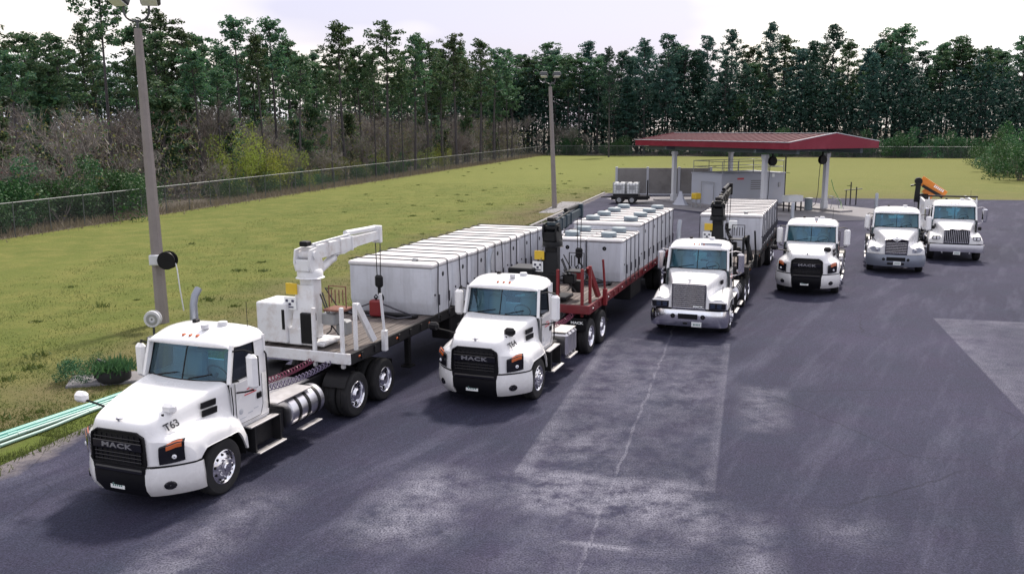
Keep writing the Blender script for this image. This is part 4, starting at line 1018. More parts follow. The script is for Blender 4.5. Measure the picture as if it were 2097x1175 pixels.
def T_param(xf, zf, hwf, zm, zc, fz, fin, sweep, nose=.08, flat=0.0):
    """blunter hoods: xf nose, zf lip height, hwf half width at the nose, fz fender crown height, fin inner fender edge"""
    out = []
    for k in (0, .06, .22, .42, .62, .82, 1.0):
        x = xf + (-.5 - xf) * k
        z = zf + (zc - zf) * (k ** (.5 if flat == 0 else .8)); hw = hwf + (.95 - hwf) * k ** 1.1
        f = math.sin(min(1, .35 + k * 1.1) * math.pi / 2) if k < .7 else 1 - (k - .7) * .9
        zz = 1.0 + (fz - 1.0) * f
        zi = min(zz - .03, 1.5) if k < .7 else zz
        xs = xf - .02 + (-.62 - xf) * k; sw = sweep * (1 - k)
        yi = fin + (1.0 - fin) * k ** 1.3
        out.append([(x, 0, z), (x, hw * .5, z - .005), (x - .005, hw * .85, z - .03), (x - .02, hw, z - .12), (xs, hw + .035, 1.32 + .1 * k), (xs - sw * .1, yi, zi + .01), (xs - sw * .4, (yi + 1.19) / 2, zz + .02), (xs - sw * .8, 1.15, zz - .1), (xs - sw, 1.205, 1.0)])
    out[0][0:4] = [(xf, 0, zf), (xf, hwf * .5, zf), (xf, hwf * .85, zf - .02), (xf - .01, hwf, zf - .07)]
    return out
def arch_z(x, r=.69): return .52 + math.sqrt(max(0, r * r - x * x)) if abs(x) < r else .60
def hood_mesh(tab, arch_r=.69, zlow=.9):
    rows = catmull([list(r) for r in tab], 5)
    cols = [[r[j] for r in rows] for j in range(len(rows[0]))]
    cols = catmull(cols, 3)
    rows = [[c[i] for c in cols] for i in range(len(cols[0]))]
    R2 = []
    for r in rows:
        r = list(r); x, y, z = r[-1]; za = max(arch_z(x, arch_r), zlow if x > .3 else .62)
        if x > arch_r: za = zlow
        r[-1] = (x, y, min(za, r[-2][2] - .01)); R2.append(r)
    full = [[(x, -y, z) for x, y, z in reversed(r[1:])] + r for r in R2]
    return full, R2
def hood(t, tab, mat='white_paint', arch_r=.69, zlow=.9):
    full, half = hood_mesh(tab, arch_r, zlow)
    m = MB().grid(full)
    # upright front walls beside the grille, from the nose edge down
    f0 = [p for p in half[0] if p[1] > half[0][9][1] - 1e-6]
    for s in (1, -1):
        a = [(x, s * y, z) for x, y, z in f0]; b = [(x + .012, s * y, zlow) for x, y, z in f0]
        m.grid([a, b])
    # inner wheel-arch lip thickness
    for s in (1, -1):
        lip = [(r[-1][0], s * r[-1][1], r[-1][2]) for r in half]; inn = [(x, y - s * .06, z) for x, y, z in lip]
        m.grid([lip, inn])
    o = m.build('hood', mat, t, ang=28)
    # dark wheel well and engine bulk below
    w = MB()
    for s in (1, -1):
        rows = []
        for k in range(13):
            a = math.pi * k / 12; rows.append([(.68 * math.cos(a), s * 1.14, .52 + .66 * math.sin(a)), (.68 * math.cos(a), s * .62, .52 + .66 * math.sin(a))])
        w.grid(rows); w.poly([(.68 * math.cos(math.pi * k / 12), s * .62, .52 + .66 * math.sin(math.pi * k / 12)) for k in range(13)])
    w.each('wheel_well', 'chassis_black', t)
    MB().span((-.6, -.55, .55), (1.05, .55, 1.3), .05).build('engine_bay', 'chassis_black', t)
    return half
def plan_strip(pl, z0, z1, out0=0.0, bulge=0.02, rows=4, th=0.05):
    """a wrapped panel following plan points (x,y) between two heights, with a return behind it"""
    G = []
    n = len(pl)
    for k in range(rows + 1):
        z = z0 + (z1 - z0) * k / rows; b = bulge * (1 - (2 * k / rows - 1) ** 2)
        row = []
        for i, (x, y) in enumerate(pl):
            a, c = pl[max(i - 1, 0)], pl[min(i + 1, n - 1)]
            nx, ny = (c[1] - a[1]), -(c[0] - a[0]); l = math.hypot(nx, ny); row.append((x + nx / l * (b + out0), y + ny / l * (b + out0), z))
        G.append(row)
    G = [[(x - th, y * .985, z) for x, y, z in G[0]]] + G + [[(x - th, y * .985, z) for x, y, z in G[-1]]]
    m = MB().grid(G)
    m.poly([r[0] for r in G]); m.poly([r[-1] for r in G]); return m
def mir(m): m.v = [(x, -y, z) for x, y, z in m.v]; return m
def subdiv_plan(pl, k=4): return [r[0] for r in catmull([[(x, y)] for x, y in pl], k)]

def cab(t, roof_z=2.84, sun_visor=False, mirror_mat='white_paint', mirror_style='white'):
    # lower body with rounded rear, open above the belt line
    xs = (-.48, -1.02, -1.58)
    m = MB()
    sec = lambda x, hw: [(x, hw - .06, 1.0), (x, hw, 1.06), (x, hw + .01, 1.5), (x, hw - .02, 1.93), (x, hw - .09, 1.935)]
    for s in (1, -1):
        m.grid([[(a, s * b, c) for a, b, c in sec(x, 1.03)] for x in xs] + [[(-1.62, s * b * .985, c) for a, b, c in sec(-1.6, 1.03)]])
    m.each('cab_side', 'white_paint', t)
    m = MB(); m.span((-1.63, -1.0, 1.0), (-1.58, 1.0, 2.02)); m.span((-1.63, -1.0, 2.42), (-1.58, 1.0, 2.62)); m.span((-1.63, -1.0, 2.022), (-1.58, -.62, 2.418)); m.span((-1.63, .62, 2.022), (-1.58, 1.0, 2.418)); m.span((-1.58, -1.0, .98), (-.5, 1.0, 1.06))
    m.build('back_wall', 'white_paint', t)
    MB().span((-1.61, -.62, 2.022), (-1.60, .62, 2.418)).build('rear_window', 'glass', t)
    # pillars
    for s in (1, -1):
        p = MB()
        p.beam((-.52, s * .985, 1.90), (-.70, s * .945, 2.60), .07, .09)
        p.add([(-1.30, s * 1.015, 1.92), (-1.62, s * 1.015, 1.92), (-1.62, s * .965, 2.62), (-1.30, s * .965, 2.62), (-1.30, s * .96, 1.92), (-1.62, s * .96, 1.92), (-1.62, s * .91, 2.62), (-1.30, s * .91, 2.62)], [(0, 1, 2, 3), (4, 7, 6, 5), (0, 4, 5, 1), (1, 5, 6, 2), (2, 6, 7, 3), (3, 7, 4, 0)])
        p.each('pillar', 'white_paint', t)
        # door: proud skin, window, handle
        d = MB(); y = s * 1.043
        d.prism([(-.60, y, 1.10), (-1.30, y, 1.10), (-1.38, y, 1.3), (-1.38, y, 1.90), (-.60, y, 1.90)], (0, s * .012, 0))
        dd = d.build('door', 'white_paint', t)
        MB().box((-1.27, s * 1.07, 1.50), (.14, .03, .12), .01).build('handle', 'black_plastic', dd)
        MB().add([(-.57, s * 1.005, 1.93), (-1.30, s * 1.005, 1.93), (-1.30, s * .962, 2.56), (-.73, s * .962, 2.56)], [(0, 1, 2, 3)]).build('side_window', 'glass_dark', t)
        g = MB().tube([(-.57, s * 1.01, 1.93), (-.74, s * 1.012, 1.915), (-.84, s * 1.012, 1.80), (-1.30, s * 1.05, 1.80)], .012, 5); 
        g.tube([(-.57, s * 1.008, 1.94), (-1.29, s * 1.008, 1.94), (-1.29, s * .966, 2.555), (-.73, s * .966, 2.555)], .018, 5, closed=True)
        g.build('window_seal', 'black_plastic', t)
        MB().tube([(-1.56, s * 1.06, 1.15), (-1.56, s * 1.07, 1.2), (-1.56, s * 1.06, 2.25), (-1.56, s * 1.02, 2.3)], .018, 6).build('grab_bar', 'black_plastic', t)
    MB().tube([(-.515, 1.035, 1.15), (-.515, 1.045, 1.5), (-.515, 1.02, 1.86)], .011, 5).build('cowl_seam', 'black_plastic', t)
    MB().tube([(-.515, -1.035, 1.15), (-.515, -1.045, 1.5), (-.515, -1.02, 1.86)], .011, 5).build('cowl_seam', 'black_plastic', t)
    for s in (1, -1):
        MB().tube([(-.59, s * 1.054, 1.90), (-.59, s * 1.054, 1.09), (-1.305, s * 1.054, 1.09), (-1.39, s * 1.054, 1.29), (-1.39, s * 1.054, 1.90)], .006, 4).build('door_seam', 'black_plastic', t)
        MB().box((-.80, s * .42, 2.50), (.16, .62, .02), .006, (0, R(20), 0)).build('sun_visor', 'trim_dark', t)
    # roof
    st = []
    for x, z, hw in ((-.60, 2.56, .93), (-.585, 2.62, .94), (-.66, 2.69, .96), (-.85, roof_z - .08, .985), (-1.1, roof_z - .01, .99), (-1.35, roof_z, .99), (-1.55, roof_z - .02, .985), (-1.63, roof_z - .07, .97), (-1.66, 2.60, .96)):
        dz = z - 2.555
        st.append([(x + .02, 0, z), (x + .018, hw * .4, z - .006 * (dz > .02)), (x + .01, hw * .7, z - .10 * dz), (x, hw * .88, z - .26 * dz), (x - .008, hw * .97, z - .55 * dz), (x - .02, hw, 2.555)])
    st = catmull(st, 3)
    full = [[(x, -y, z) for x, y, z in reversed(r[1:])] + r for r in st]
    rf = MB().grid(full); rf.poly(full[-1])
    ro = rf.build('roof', 'white_paint', t, ang=40)
    MB().span((-1.55, -.88, 2.53), (-.72, .88, 2.56)).build('headliner', 'seat_grey', t)
    for k in (-.80, -.16, 0, .16, .80):
        xx = -.70 if abs(k) < .5 else -.84
        MB().box((xx - .02, k, roof_z - (.115 if abs(k) < .5 else .155)), (.10, .055, .05), .018).build('marker_light', 'amber', ro)
    # windshield: two curved panes and seal
    def ws(y, v):
        cx = -.40 - .17 * (abs(y) / .93) ** 2; tx = -.62 - .13 * (abs(y) / .9) ** 2
        z0, z1 = 1.93 + .015, 2.585
        return (cx + (tx - cx) * v, y * (1 - .035 * v), z0 + (z1 - z0) * v)
    for s in (1, -1):
        ys = [s * (.012 + (.93 - .012) * k / 6) for k in range(7)]
        MB().grid([[ws(y, v) for y in ys] for v in (0, .33, .66, 1)]).build('windshield_pane', 'glass', t)
    ring = [ws(y, 0) for y in np.linspace(-.94, .94, 13)] + [ws(.945, v) for v in (.3, .6, .9)] + [ws(y, 1) for y in np.linspace(.94, -.94, 13)] + [ws(-.945, v) for v in (.9, .6, .3)]
    g = MB().tube(ring, .022, 5, closed=True); g.tube([ws(0, 0), ws(0, 1)], .014, 5); g.build('windshield_seal', 'black_plastic', t)
    wp = MB()
    for y0, y1 in ((.15, .62), (-.62, -.12)):
        a, b = ws(y0, .03), ws(y1, .2); wp.tube([(a[0] + .03, a[1], a[2] + .01), (b[0] + .025, b[1], b[2])], .012, 5)
    wp.each('wiper', 'black_plastic', t)
    # cabin
    MB().box((-.72, 0, 1.80), (.36, 1.8, .2), .06).build('dashboard', 'trim_dark', t)
    for y in (.45, -.45):
        se = MB(); se.box((-1.12, y, 1.5), (.45, .48, .16), .05); se.box((-1.36, y, 1.9), (.16, .48, .72), .06, (0, R(-8), 0)); se.box((-1.42, y, 2.32), (.12, .28, .18), .05); se.build('seat', 'seat_grey', t)
    MB().tube([(-.86 + .10 * math.cos(a), .45 + .21 * math.sin(a), 1.99 + .17 * math.cos(a)) for a in [2 * math.pi * k / 16 for k in range(16)]], .016, 6, closed=True).cyl((-.86, .45, 1.99), (-.74, .45, 1.85), .03, 6).build('steering_wheel', 'trim_dark', t)
    # door mirrors
    for s in (1, -1):
        mo = MB(); y = 1.36 if s > 0 else -1.24
        mm = 'chrome' if mirror_style == 'chrome' else 'white_paint'
        mo.box((-.72, y, 2.14), (.15, .24, .66), .06); o = mo.build('mirror', mm, t)
        MB().box((-.80, y, 2.14), (.012, .20, .58), .004).build('mirror_glass', 'black_gloss', o)
        ar = MB(); ar.tube([(-.66, s * .97, 2.50), (-.70, s * 1.2, 2.54), (-.74, y, 2.50), (-.74, y, 2.44)], .018, 6); ar.tube([(-.62, s * 1.04, 1.72), (-.68, s * 1.2, 1.74), (-.74, y, 1.78), (-.74, y, 1.85)], .018, 6)
        ar.each('mirror_arm', 'black_plastic' if mirror_style != 'chrome' else 'chrome', o)
    # roof furniture
    MB().lathe([(.01, .1), (.09, .1), (.1, .06), (.1, 0)], (-1.22, .35, roof_z - .03), 'z', 16).build('beacon', 'canopy_white', ro)
    MB().box((-1.3, -.35, roof_z + .02), (.14, .1, .08), .02).build('antenna_base', 'black_plastic', ro)
    MB().cyl((-1.45, .75, roof_z - .15), (-1.45, .75, roof_z + .45), .006, 5).build('antenna', 'black_plastic', ro)

def chassis(t, wb, left='round', stack=True, mud=True, rear=None):
    tail = -wb - 1.05 if rear is None else rear
    m = MB()
    for s in (1, -1): m.span((tail, s * .36, .72), (.9, s * .46, 1.0))
    for x in (tail + .05, -wb, -3.2, -2.2): m.span((x - .06, -.359, .76), (x + .06, .359, .96))
    m.each('frame_rail', 'chassis_black', t)
    for x in (0, -wb + .66, -wb - .66):
        MB().cyl((x, -1.0, .52), (x, 1.0, .52), .10 if x == 0 else .13, 10).build('axle', 'chassis_black', t)
    for s in (1, -1): put_wheel(t, 0, s * 1.03, s, 'front')
    for x in (-wb + .66, -wb - .66): rear_wheels(t, x)
    fw_ = MB(); fw_.lathe([(.01, 1.16), (.46, 1.16), (.48, 1.12), (.3, 1.06), (.01, 1.06)], (-wb + .05, 0, 0), 'z', 22); fw_.span((-wb - .4, -.3, 1.0), (-wb + .4, .3, 1.07)); fw_.build('fifth_wheel', 'chassis_black', t)
    MB().span((-wb + 1.45, -.45, 1.005), (-1.75, .45, 1.03)).build('deck_plate', 'alu_plate', t)
    MB().box((-1.98, -.35, 1.22), (.4, .7, .4), .03).build('air_tank_box', 'alu_plate', t)
    # fuel tanks
    for s in (1, -1):
        kind = left if s > 0 else 'round'
        if kind == 'round':
            x0, x1 = -3.35, -2.15
            k = MB().lathe([(.01, 0), (.28, 0), (.325, .03), (.33, .06), (.33, x1 - x0 - .06), (.325, x1 - x0 - .03), (.28, x1 - x0), (.01, x1 - x0)], (x0, s * .88, .82), 'x', 26).build('fuel_tank', 'aluminium', t)
            for xx in (-3.12, -2.75, -2.42): MB().lathe([(.334, -.045), (.345, -.04), (.345, .04), (.334, .045)], (xx, s * .88, .82), 'x', 26).build('tank_strap', 'black_plastic', k)
            MB().span((-3.0, s * .65, 1.155), (-1.75, s * 1.12, 1.19), .005).build('catwalk', 'alu_plate', t)
        else:
            k = MB().box((-2.75, s * .9, .80), (.95, .62, .62), .06).build('fuel_tank', 'aluminium', t)
            for xx in (-3.05, -2.75, -2.45): MB().box((xx, s * .9, .80), (.05, .635, .635), .05).build('tank_strap', 'alu_plate', k)
            MB().span((-3.2, s * .62, 1.13), (-2.3, s * 1.18, 1.15), .005).build('catwalk', 'alu_plate', t)
        sk = MB(); sk.span((-2.12, s * .62, .46), (-.72, s * 1.0, .98), .03); sk.build('battery_box', 'chassis_black', t)
        for x0, x1, z, y in ((-1.68, -.80, .985, 1.12), (-1.80, -.92, .44, 1.20), (-3.10, -2.35, .44, 1.20)):
            MB().box(((x0 + x1) / 2, s * y, z), (abs(x1 - x0), .16, .035), .01).build('step', 'alu_plate', t)
        MB().span((-1.75, s * 1.0, .46), (-1.70, s * 1.2, .98)).span((-.95, s * 1.0, .46), (-.90, s * 1.2, .96)).each('step_bracket', 'chassis_black', t)
    if mud:
        for s in (1, -1): MB().span((tail + .02, s * .72, .28), (tail + .035, s * 1.22, .95)).build('mudflap', 'black_plastic', t)
        qf = MB()
        for s in (1, -1):
            for x in (-wb + .66,):
                rows = [[(x + .58 * math.cos(a), s * .6, .55 + .6 * math.sin(a)), (x + .58 * math.cos(a), s * 1.2, .55 + .6 * math.sin(a))] for a in [R(25) + R(70) * k / 6 for k in range(7)]]
                qf.grid(rows)
        qf.each('quarter_fender', 'black_plastic', t)
    if stack:
        MB().tube([(-1.86, -.88, 1.0), (-1.86, -.88, 2.75), (-1.87, -.88, 3.05), (-1.93, -.88, 3.22), (-2.05, -.88, 3.34)], [.085, .085, .075, .075, .075], 14).build('exhaust_stack', 'stack_grey', t)
        MB().tube([(-1.86, -.88, 1.3), (-1.86, -.88, 2.3)], .12, 14).build('heat_shield', 'alu_plate', t)

def plate(t, x, y, z):
    p = MB().box((x, y, z), (.012, .31, .155), .004).build('licence_plate', 'plate_white', t)
    mk = MB()
    for k in range(5): mk.span((x + .0065, y - .10 + k * .045, z - .035), (x + .009, y - .072 + k * .045, z + .03))
    mk.build('plate_characters', 'plate_mark', p)
def emblem(t, x, z):
    m = MB(); m.box((x - .03, 0, z + .05), (.12, .045, .06), .015); m.box((x + .035, 0, z + .085), (.06, .055, .055), .02); m.box((x - .08, 0, z + .02), (.04, .06, .05), .01)
    m.box((x, .05, z + .075), (.03, .07, .02), .005, (0, 0, .5)); m.box((x, -.05, z + .075), (.03, .07, .02), .005, (0, 0, -.5))
    m.build('hood_emblem', 'aluminium', t)
def door_marks(t, s=1):
    y = 1.058 * s
    m = MB()
    for k, (x0, x1, z) in enumerate(((-.92, -1.12, 1.70), (-.86, -1.18, 1.65), (-.84, -1.2, 1.60))): m.span((x0, y, z), (x1, y + s * .003, z + .022))
    m.build('door_lettering', 'red_letter', t)
    m = MB(); m.lathe([(.01, .002), (.055, .002), (.06, 0)], (-.72, y, 1.33), 'y', 14); m.span((-.64, y, 1.18), (-.86, y + s * .003, 1.195)); m.span((-.92, y, 1.23), (-1.06, y + s * .003, 1.25)); m.span((-1.1, y, 1.27), (-1.24, y + s * .003, 1.285))
    m.build('door_emblem', 'seat_grey', t)

def new_truck(name, T, label):
    x, y, a = T
    return thing(name, (x, y, 0), R(a) - math.pi / 2, label, 'truck', 'white trucks parked in a row', off=(-1.6, 0, 0))

def anthem(T, label, number, wb, left='round', mirror='white', stack=True, name='semi_truck'):
    t = new_truck(name, T, label)
    tab = T_anthem(); hood(t, tab)
    cab(t); chassis(t, wb, left, stack)
    # bumper: white wrapped corners, black centre
    pl = subdiv_plan([(1.262, .555), (1.235, .64), (1.13, .80), (.99, .95), (.84, 1.08), (.70, 1.17), (.58, 1.205)])
    for s in (1, -1):
        m = plan_strip(pl, .33, .865, 0, .025)
        for i, (x, y, z) in enumerate(m.v):
            if z < .5: m.v[i] = (x - .10 * (.5 - z) / .17, y * (1 - .03 * (.5 - z) / .17), z)
        if s < 0: mir(m)
        bo = m.build('bumper_corner', 'white_paint', t)
        fl = MB().lathe([(.01, .022), (.085, .022), (.105, 0.01), (.108, -.02)], (0, 0, 0), 'x', 18)
        fl.v = [(x * math.cos(.72) - y * math.sin(.72) + 1.065, (x * math.sin(.72) + y * math.cos(.72) + .90), z * .72 + .55) for x, y, z in fl.v]
        if s < 0: mir(fl)
        fl.build('fog_lamp', 'black_gloss', bo)
        # seam shadow strip
        m = plan_strip(pl[4:], .868, .892, -.012, 0, 1, .05)
        if s < 0: mir(m)
        m.build('bumper_seam', 'black_plastic', t)
        # headlight on the fender front
        hl = subdiv_plan([(1.135, .765), (1.045, .90), (.945, 1.01), (.855, 1.085)], 4)
        n = len(hl)
        top = [1.235 + .085 * min(1, 1.6 * k / (n - 1)) for k in range(n)]; bot = [.925 + .004 * k for k in range(n)]
        m = MB().grid([[(x + .022, y + .010, zz) for (x, y), zz in zip(hl, bot)], [(x + .034, y + .014, (zz + zb) / 2) for (x, y), zz, zb in zip(hl, top, bot)], [(x + .018, y + .008, zz - .02) for (x, y), zz in zip(hl, top)], [(x - .05, y - .02, zz + .02) for (x, y), zz in zip(hl, top)]])
        if s < 0: mir(m)
        h_ = m.build('headlight', 'black_gloss', t)
        m = MB().grid([[(x + .031, y + .018, zz - .095) for (x, y), zz in zip(hl[3:-2], top[3:-2])], [(x + .024, y + .014, zz - .035) for (x, y), zz in zip(hl[3:-2], top[3:-2])], [(x - .03, y - .004, zz + .016) for (x, y), zz in zip(hl[3:-2], top[3:-2])]])
        if s < 0: mir(m)
        m.build('turn_signal', 'amber', h_)
        m = MB().lathe([(.01, .02), (.03, .018), (.042, 0)], (0, 0, 0), 'x', 14); m.v = [(x * .8 - y * .6 + 1.02, x * .6 + y * .8 + .985, z + 1.06) for x, y, z in m.v]
        if s < 0: mir(m)
        m.build('lamp_lens', 'lens_clear', h_)
        # vents on the hood side
        for z in (1.70, 1.555):
            yy = .955 if z > 1.6 else .972
            v = MB().prism([(.20, s * (yy - .055), z - .055), (-.12, s * (yy - .003), z - .05), (-.14, s * (yy - .006), z + .06), (.18, s * (yy - .062), z + .05)], (0, s * .03, 0))
            v.build('hood_vent', 'black_plastic', t)
        # hood mirror
        mm = 'white_paint' if mirror == 'white' else 'black_plastic'
        bx, by, bz = (.74, .62, 1.64)
        oy = .62 if s < 0 else .03
        mo = MB().box((bx, s * (by + oy + .05), bz + .17), (.17, .27, .19), .055); mo_ = mo.build('hood_mirror', mm, t)
        MB().tube([(bx + .02, s * by, bz + .02), (bx + .01, s * (by + oy * .5), bz + .08), (bx, s * (by + oy), bz + .12)], .022, 6).build('mirror_arm', 'black_plastic', mo_)
        MB().box((bx + .05, s * (by - .01), bz + .055), (.2, .13, .07), .02).build('mirror_foot', 'black_plastic', mo_)
    # grille panel and lower centre
    zs = [(.885, .57), (.95, .59), (1.15, .58), (1.36, .57), (1.405, .56), (1.485, .43)]
    rows = [[(1.268 - .05 * max(0, z - 1.3) - .03 * (y / .6) ** 2, y, z) for y in np.linspace(-hw, hw, 11)] for z, hw in zs]
    g = MB().grid(rows); g.grid([rows[-1], [(x - .06, y, z + .01) for x, y, z in rows[-1]]]); g.grid([[r[0] for r in rows], [(r[0][0] - .08, r[0][1], r[0][2]) for r in rows]]); g.grid([[r[-1] for r in rows], [(r[-1][0] - .08, r[-1][1], r[-1][2]) for r in rows]])
    go = g.build('grille', 'black_plastic', t)
    br = MB()
    for k in range(7):
        z = .96 + k * .067
        if 1.17 < z < 1.30: continue
        br.box((1.268, 0, z), (.03, 1.02, .018), .006)
    for k in range(9):
        y = -.48 + k * .12
        for z0, z1 in ((.93, 1.16), (1.31, 1.42)): br.box((1.262, y, (z0 + z1) / 2), (.02, .012, z1 - z0))
    br.box((1.282, 0, 1.235), (.03, 1.06, .15), .012)
    br.each('grille_bar', 'black_gloss', go)
    fr = MB().tube([(1.262, y, z) for z, y in zs] + [(1.262, -y, z) for z, y in reversed(zs)], .022, 6, closed=True); fr.build('grille_frame', 'black_plastic', go)
    put_text(go, 'MACK', .118, 'grey_letter', frame((1.300, 0, 1.235), (0, 1, 0), (0, 0, 1)), squash=1.85, track=1.12)
    lc = MB(); rows = [[(1.275 - (.10 * (.5 - z) / .17 if z < .5 else 0) + .02 * (z > .5) - .02 * (y / .55) ** 2, y, z) for y in np.linspace(-hw, hw, 9)] for z, hw in ((.30, .50), (.40, .52), (.52, .54), (.70, .56), (.80, .57), (.885, .58))]
    lc.grid(rows); lc.grid([[(x - .08, y, z) for x, y, z in rows[0]], rows[0]]); lc.build('bumper_centre', 'black_plastic', t)
    MB().box((1.29, 0, .80), (.05, 1.04, .09), .03).build('bumper_bar', 'black_gloss', t)
    plate(t, 1.285, -.06, .52); emblem(t, 1.185, 1.615); door_marks(t, 1); door_marks(t, -1)
    for s in (1, -1):
        xd = Vector((-1.0, s * .26, .16)) * s
        if number and s > 0:
            put_text(t, number, .185, 'dark_letter', frame((.82, .80, 1.535), (-.93, .28, .20), (-.12, -.52, .8)), name='fleet_number', squash=.95)
    MB().cyl((-.95, .15, 2.82), (-.95, .15, 2.90), .08, 12).build('roof_dome', 'canopy_white', t)
    return t

TR = [(-6.369, 15.548, -20.57), (-0.4565, 21.158, -20.47), (5.98, 28.19, -20.4), (11.957, 34.82, -22.3), (17.589, 39.81, -21.27), (21.963, 43.19, -21.0)]
random.seed(1)
t1 = anthem(TR[0], 'white day-cab semi truck marked T63 in front, nearest the light pole', 'T63', 5.34, 'round', 'white')
t2 = anthem(TR[1], 'white day-cab semi truck marked T64 pulling the red flatbed trailer', 'T64', 5.37, 'square', 'black')
t4 = anthem(TR[3], 'white semi truck with black grille parked alone, without a trailer, right of the third truck', None, 5.0, 'square', 'black')

# third truck: tall chrome-barred grille, square lamps, chrome bumper
def chn(T, label):
    t = new_truck('semi_truck', T, label)
    tab = T_param(1.15, 1.72, .54, 1.85, 1.95, 1.42, .70, .12, flat=1)
    hood(t, tab, zlow=.92); cab(t, 2.84, mirror_style='chrome'); chassis(t, 5.0, 'round')
    g = MB().box((1.16, 0, 1.30), (.06, 1.04, .82), .03).build('grille', 'black_gloss', t)
    fr = MB(); fr.tube([(1.185, -.52, .90), (1.185, .52, .90), (1.185, .52, 1.70), (1.185, -.52, 1.70)], .024, 6, closed=True); fr.build('grille_frame', 'chrome', g)
    for k in range(12): MB().box((1.195, 0, .955 + k * .064), (.03, 1.0, .026), .006).build('grille_bar', 'chrome', g)
    put_text(g, 'MACK', .09, 'plate_white', frame((1.215, .30, .99), (0, 1, 0), (0, 0, 1)), squash=1.2)
    for s in (1, -1):
        h = MB().box((1.10, s * .89, 1.03), (.12, .52, .21), .025).build('headlight', 'black_gloss', t)
        for yy in (.75, .95): MB().box((1.165, s * yy, 1.03), (.012, .14, .14), .004).build('lamp_lens', 'lens_dark', h)
        MB().box((1.09, s * .89, 1.03), (.10, .56, .25), .02).build('lamp_bezel', 'chrome', t)
        MB().cyl((.8, s * 1.0, 1.36), (.78, s * 1.0, 1.60), .012, 6).build('fender_marker', 'black_plastic', t)
        MB().prism([(.1, s * .84, 1.55), (-.1, s * .88, 1.55), (-.1, s * .88, 1.68), (.1, s * .84, 1.68)], (0, s * .03, 0)).build('hood_vent', 'black_plastic', t)
        MB().lathe([(.01, 0), (.17, 0), (.18, .03), (.18, .5), (.17, .53), (.01, .53)], (-1.05, s * 1.0, .9), 'x', 18).build('air_cleaner', 'chrome', t) if s > 0 else None
    pl = [(1.26, y) for y in (0, .4, .8)] + [(1.22, 1.05), (1.12, 1.17), (.95, 1.21)]
    pl = [(x, -y) for x, y in reversed(pl[1:])] + pl
    bu = plan_strip(subdiv_plan(pl, 3), .36, .88, 0, .03).build('bumper', 'chrome', t)
    MB().box((1.285, 0, .68), (.03, .62, .17), .05).build('bumper_opening', 'black_plastic', bu)
    for y in (-.47, .47): MB().lathe([(.01, .02), (.07, .02), (.08, 0)], (1.28, y, .68), 'x', 14).build('tow_hole', 'black_plastic', bu)
    MB().box((1.29, -.08, .46), (.02, .14, .06)).build('bumper_step', 'black_plastic', bu)
    plate(t, 1.30, .28, .44); emblem(t, 1.05, 1.735); door_marks(t, 1)
    MB().span((-.72, .05, 2.66), (-.70, .75, 2.78)).build('visor_label', 'concrete_white', t)
    return t
t3 = chn(TR[2], 'white semi truck with tall barred chrome grille and chrome bumper, third in the row')

def vision(T, label):
    t = new_truck('semi_truck', T, label)
    tab = T_param(1.12, 1.55, .46, 1.8, 1.95, 1.36, .66, .42)
    hood(t, tab, zlow=.88); cab(t); chassis(t, 5.0, 'square')
    z0, z1 = .92, 1.52
    g = MB().prism([(1.10, -.44, z0), (1.10, .44, z0), (1.10, .46, z1 + .02), (1.10, .2, z1 + .05), (1.10, 0, z1 - .06), (1.10, -.2, z1 + .05), (1.10, -.46, z1 + .02)], (.05, 0, 0)).build('grille', 'black_gloss', t)
    MB().tube([(1.155, -.45, z0), (1.155, .45, z0), (1.155, .47, z1 + .02), (1.155, .2, z1 + .055), (1.155, 0, z1 - .06), (1.155, -.2, z1 + .055), (1.155, -.47, z1 + .02)], .026, 6, closed=True).build('grille_frame', 'chrome', g)
    for k in range(7): MB().box((1.16, 0, z0 + .06 + k * .072), (.03, .86, .028), .006).build('grille_bar', 'chrome', g)
    for s in (1, -1):
        hl = MB()
        rows = []
        for k in range(7):
            a = math.pi * (k / 6 - .5); rows.append([(1.06 - .30 * ((y - .62) / .5) ** 1.5 + .03, s * y, 1.08 + .11 * math.sin(a) * math.sqrt(max(.05, 1 - ((y - .86) / .27) ** 2))) for y in np.linspace(.60, 1.12, 9)])
        h = hl.grid(rows).build('headlight', 'lens_grey', t)
        MB().lathe([(.01, .03), (.07, .02), (.08, 0)], (1.03, s * .78, 1.08), 'x', 14).build('lamp_bowl', 'aluminium', h)
        mo = MB().box((.55, s * 1.0, 1.66), (.1, .16, .16), .05).build('hood_mirror', 'black_plastic', t)
        MB().tube([(.62, s * .86, 1.40), (.58, s * .95, 1.52), (.55, s * 1.0, 1.6)], .016, 5).build('mirror_arm', 'black_plastic', mo)
    pl = [(1.27, 0), (1.265, .3), (1.24, .55), (1.16, .82), (1.02, 1.05), (.84, 1.18), (.7, 1.21)]
    pl = [(x, -y) for x, y in reversed(pl[1:])] + pl
    bu = plan_strip(subdiv_plan(pl, 3), .36, .88, 0, .05).build('bumper', 'bumper_grey', t)
    MB().box((1.31, 0, .70), (.04, .78, .17), .04).build('bumper_opening', 'black_plastic', bu)
    MB().box((1.30, 0, .50), (.05, .70, .10), .03).build('bumper_opening', 'black_plastic', bu)
    for y in (-.5, .5): MB().lathe([(.01, .03), (.06, .03), (.07, 0)], (1.28, y, .68), 'x', 12).build('tow_hole', 'black_plastic', bu)
    plate(t, 1.33, .06, .52); emblem(t, 1.0, 1.58)
    return t
t5 = vision(TR[4], 'white semi truck with notched chrome grille and curved grey bumper, fifth in the row')

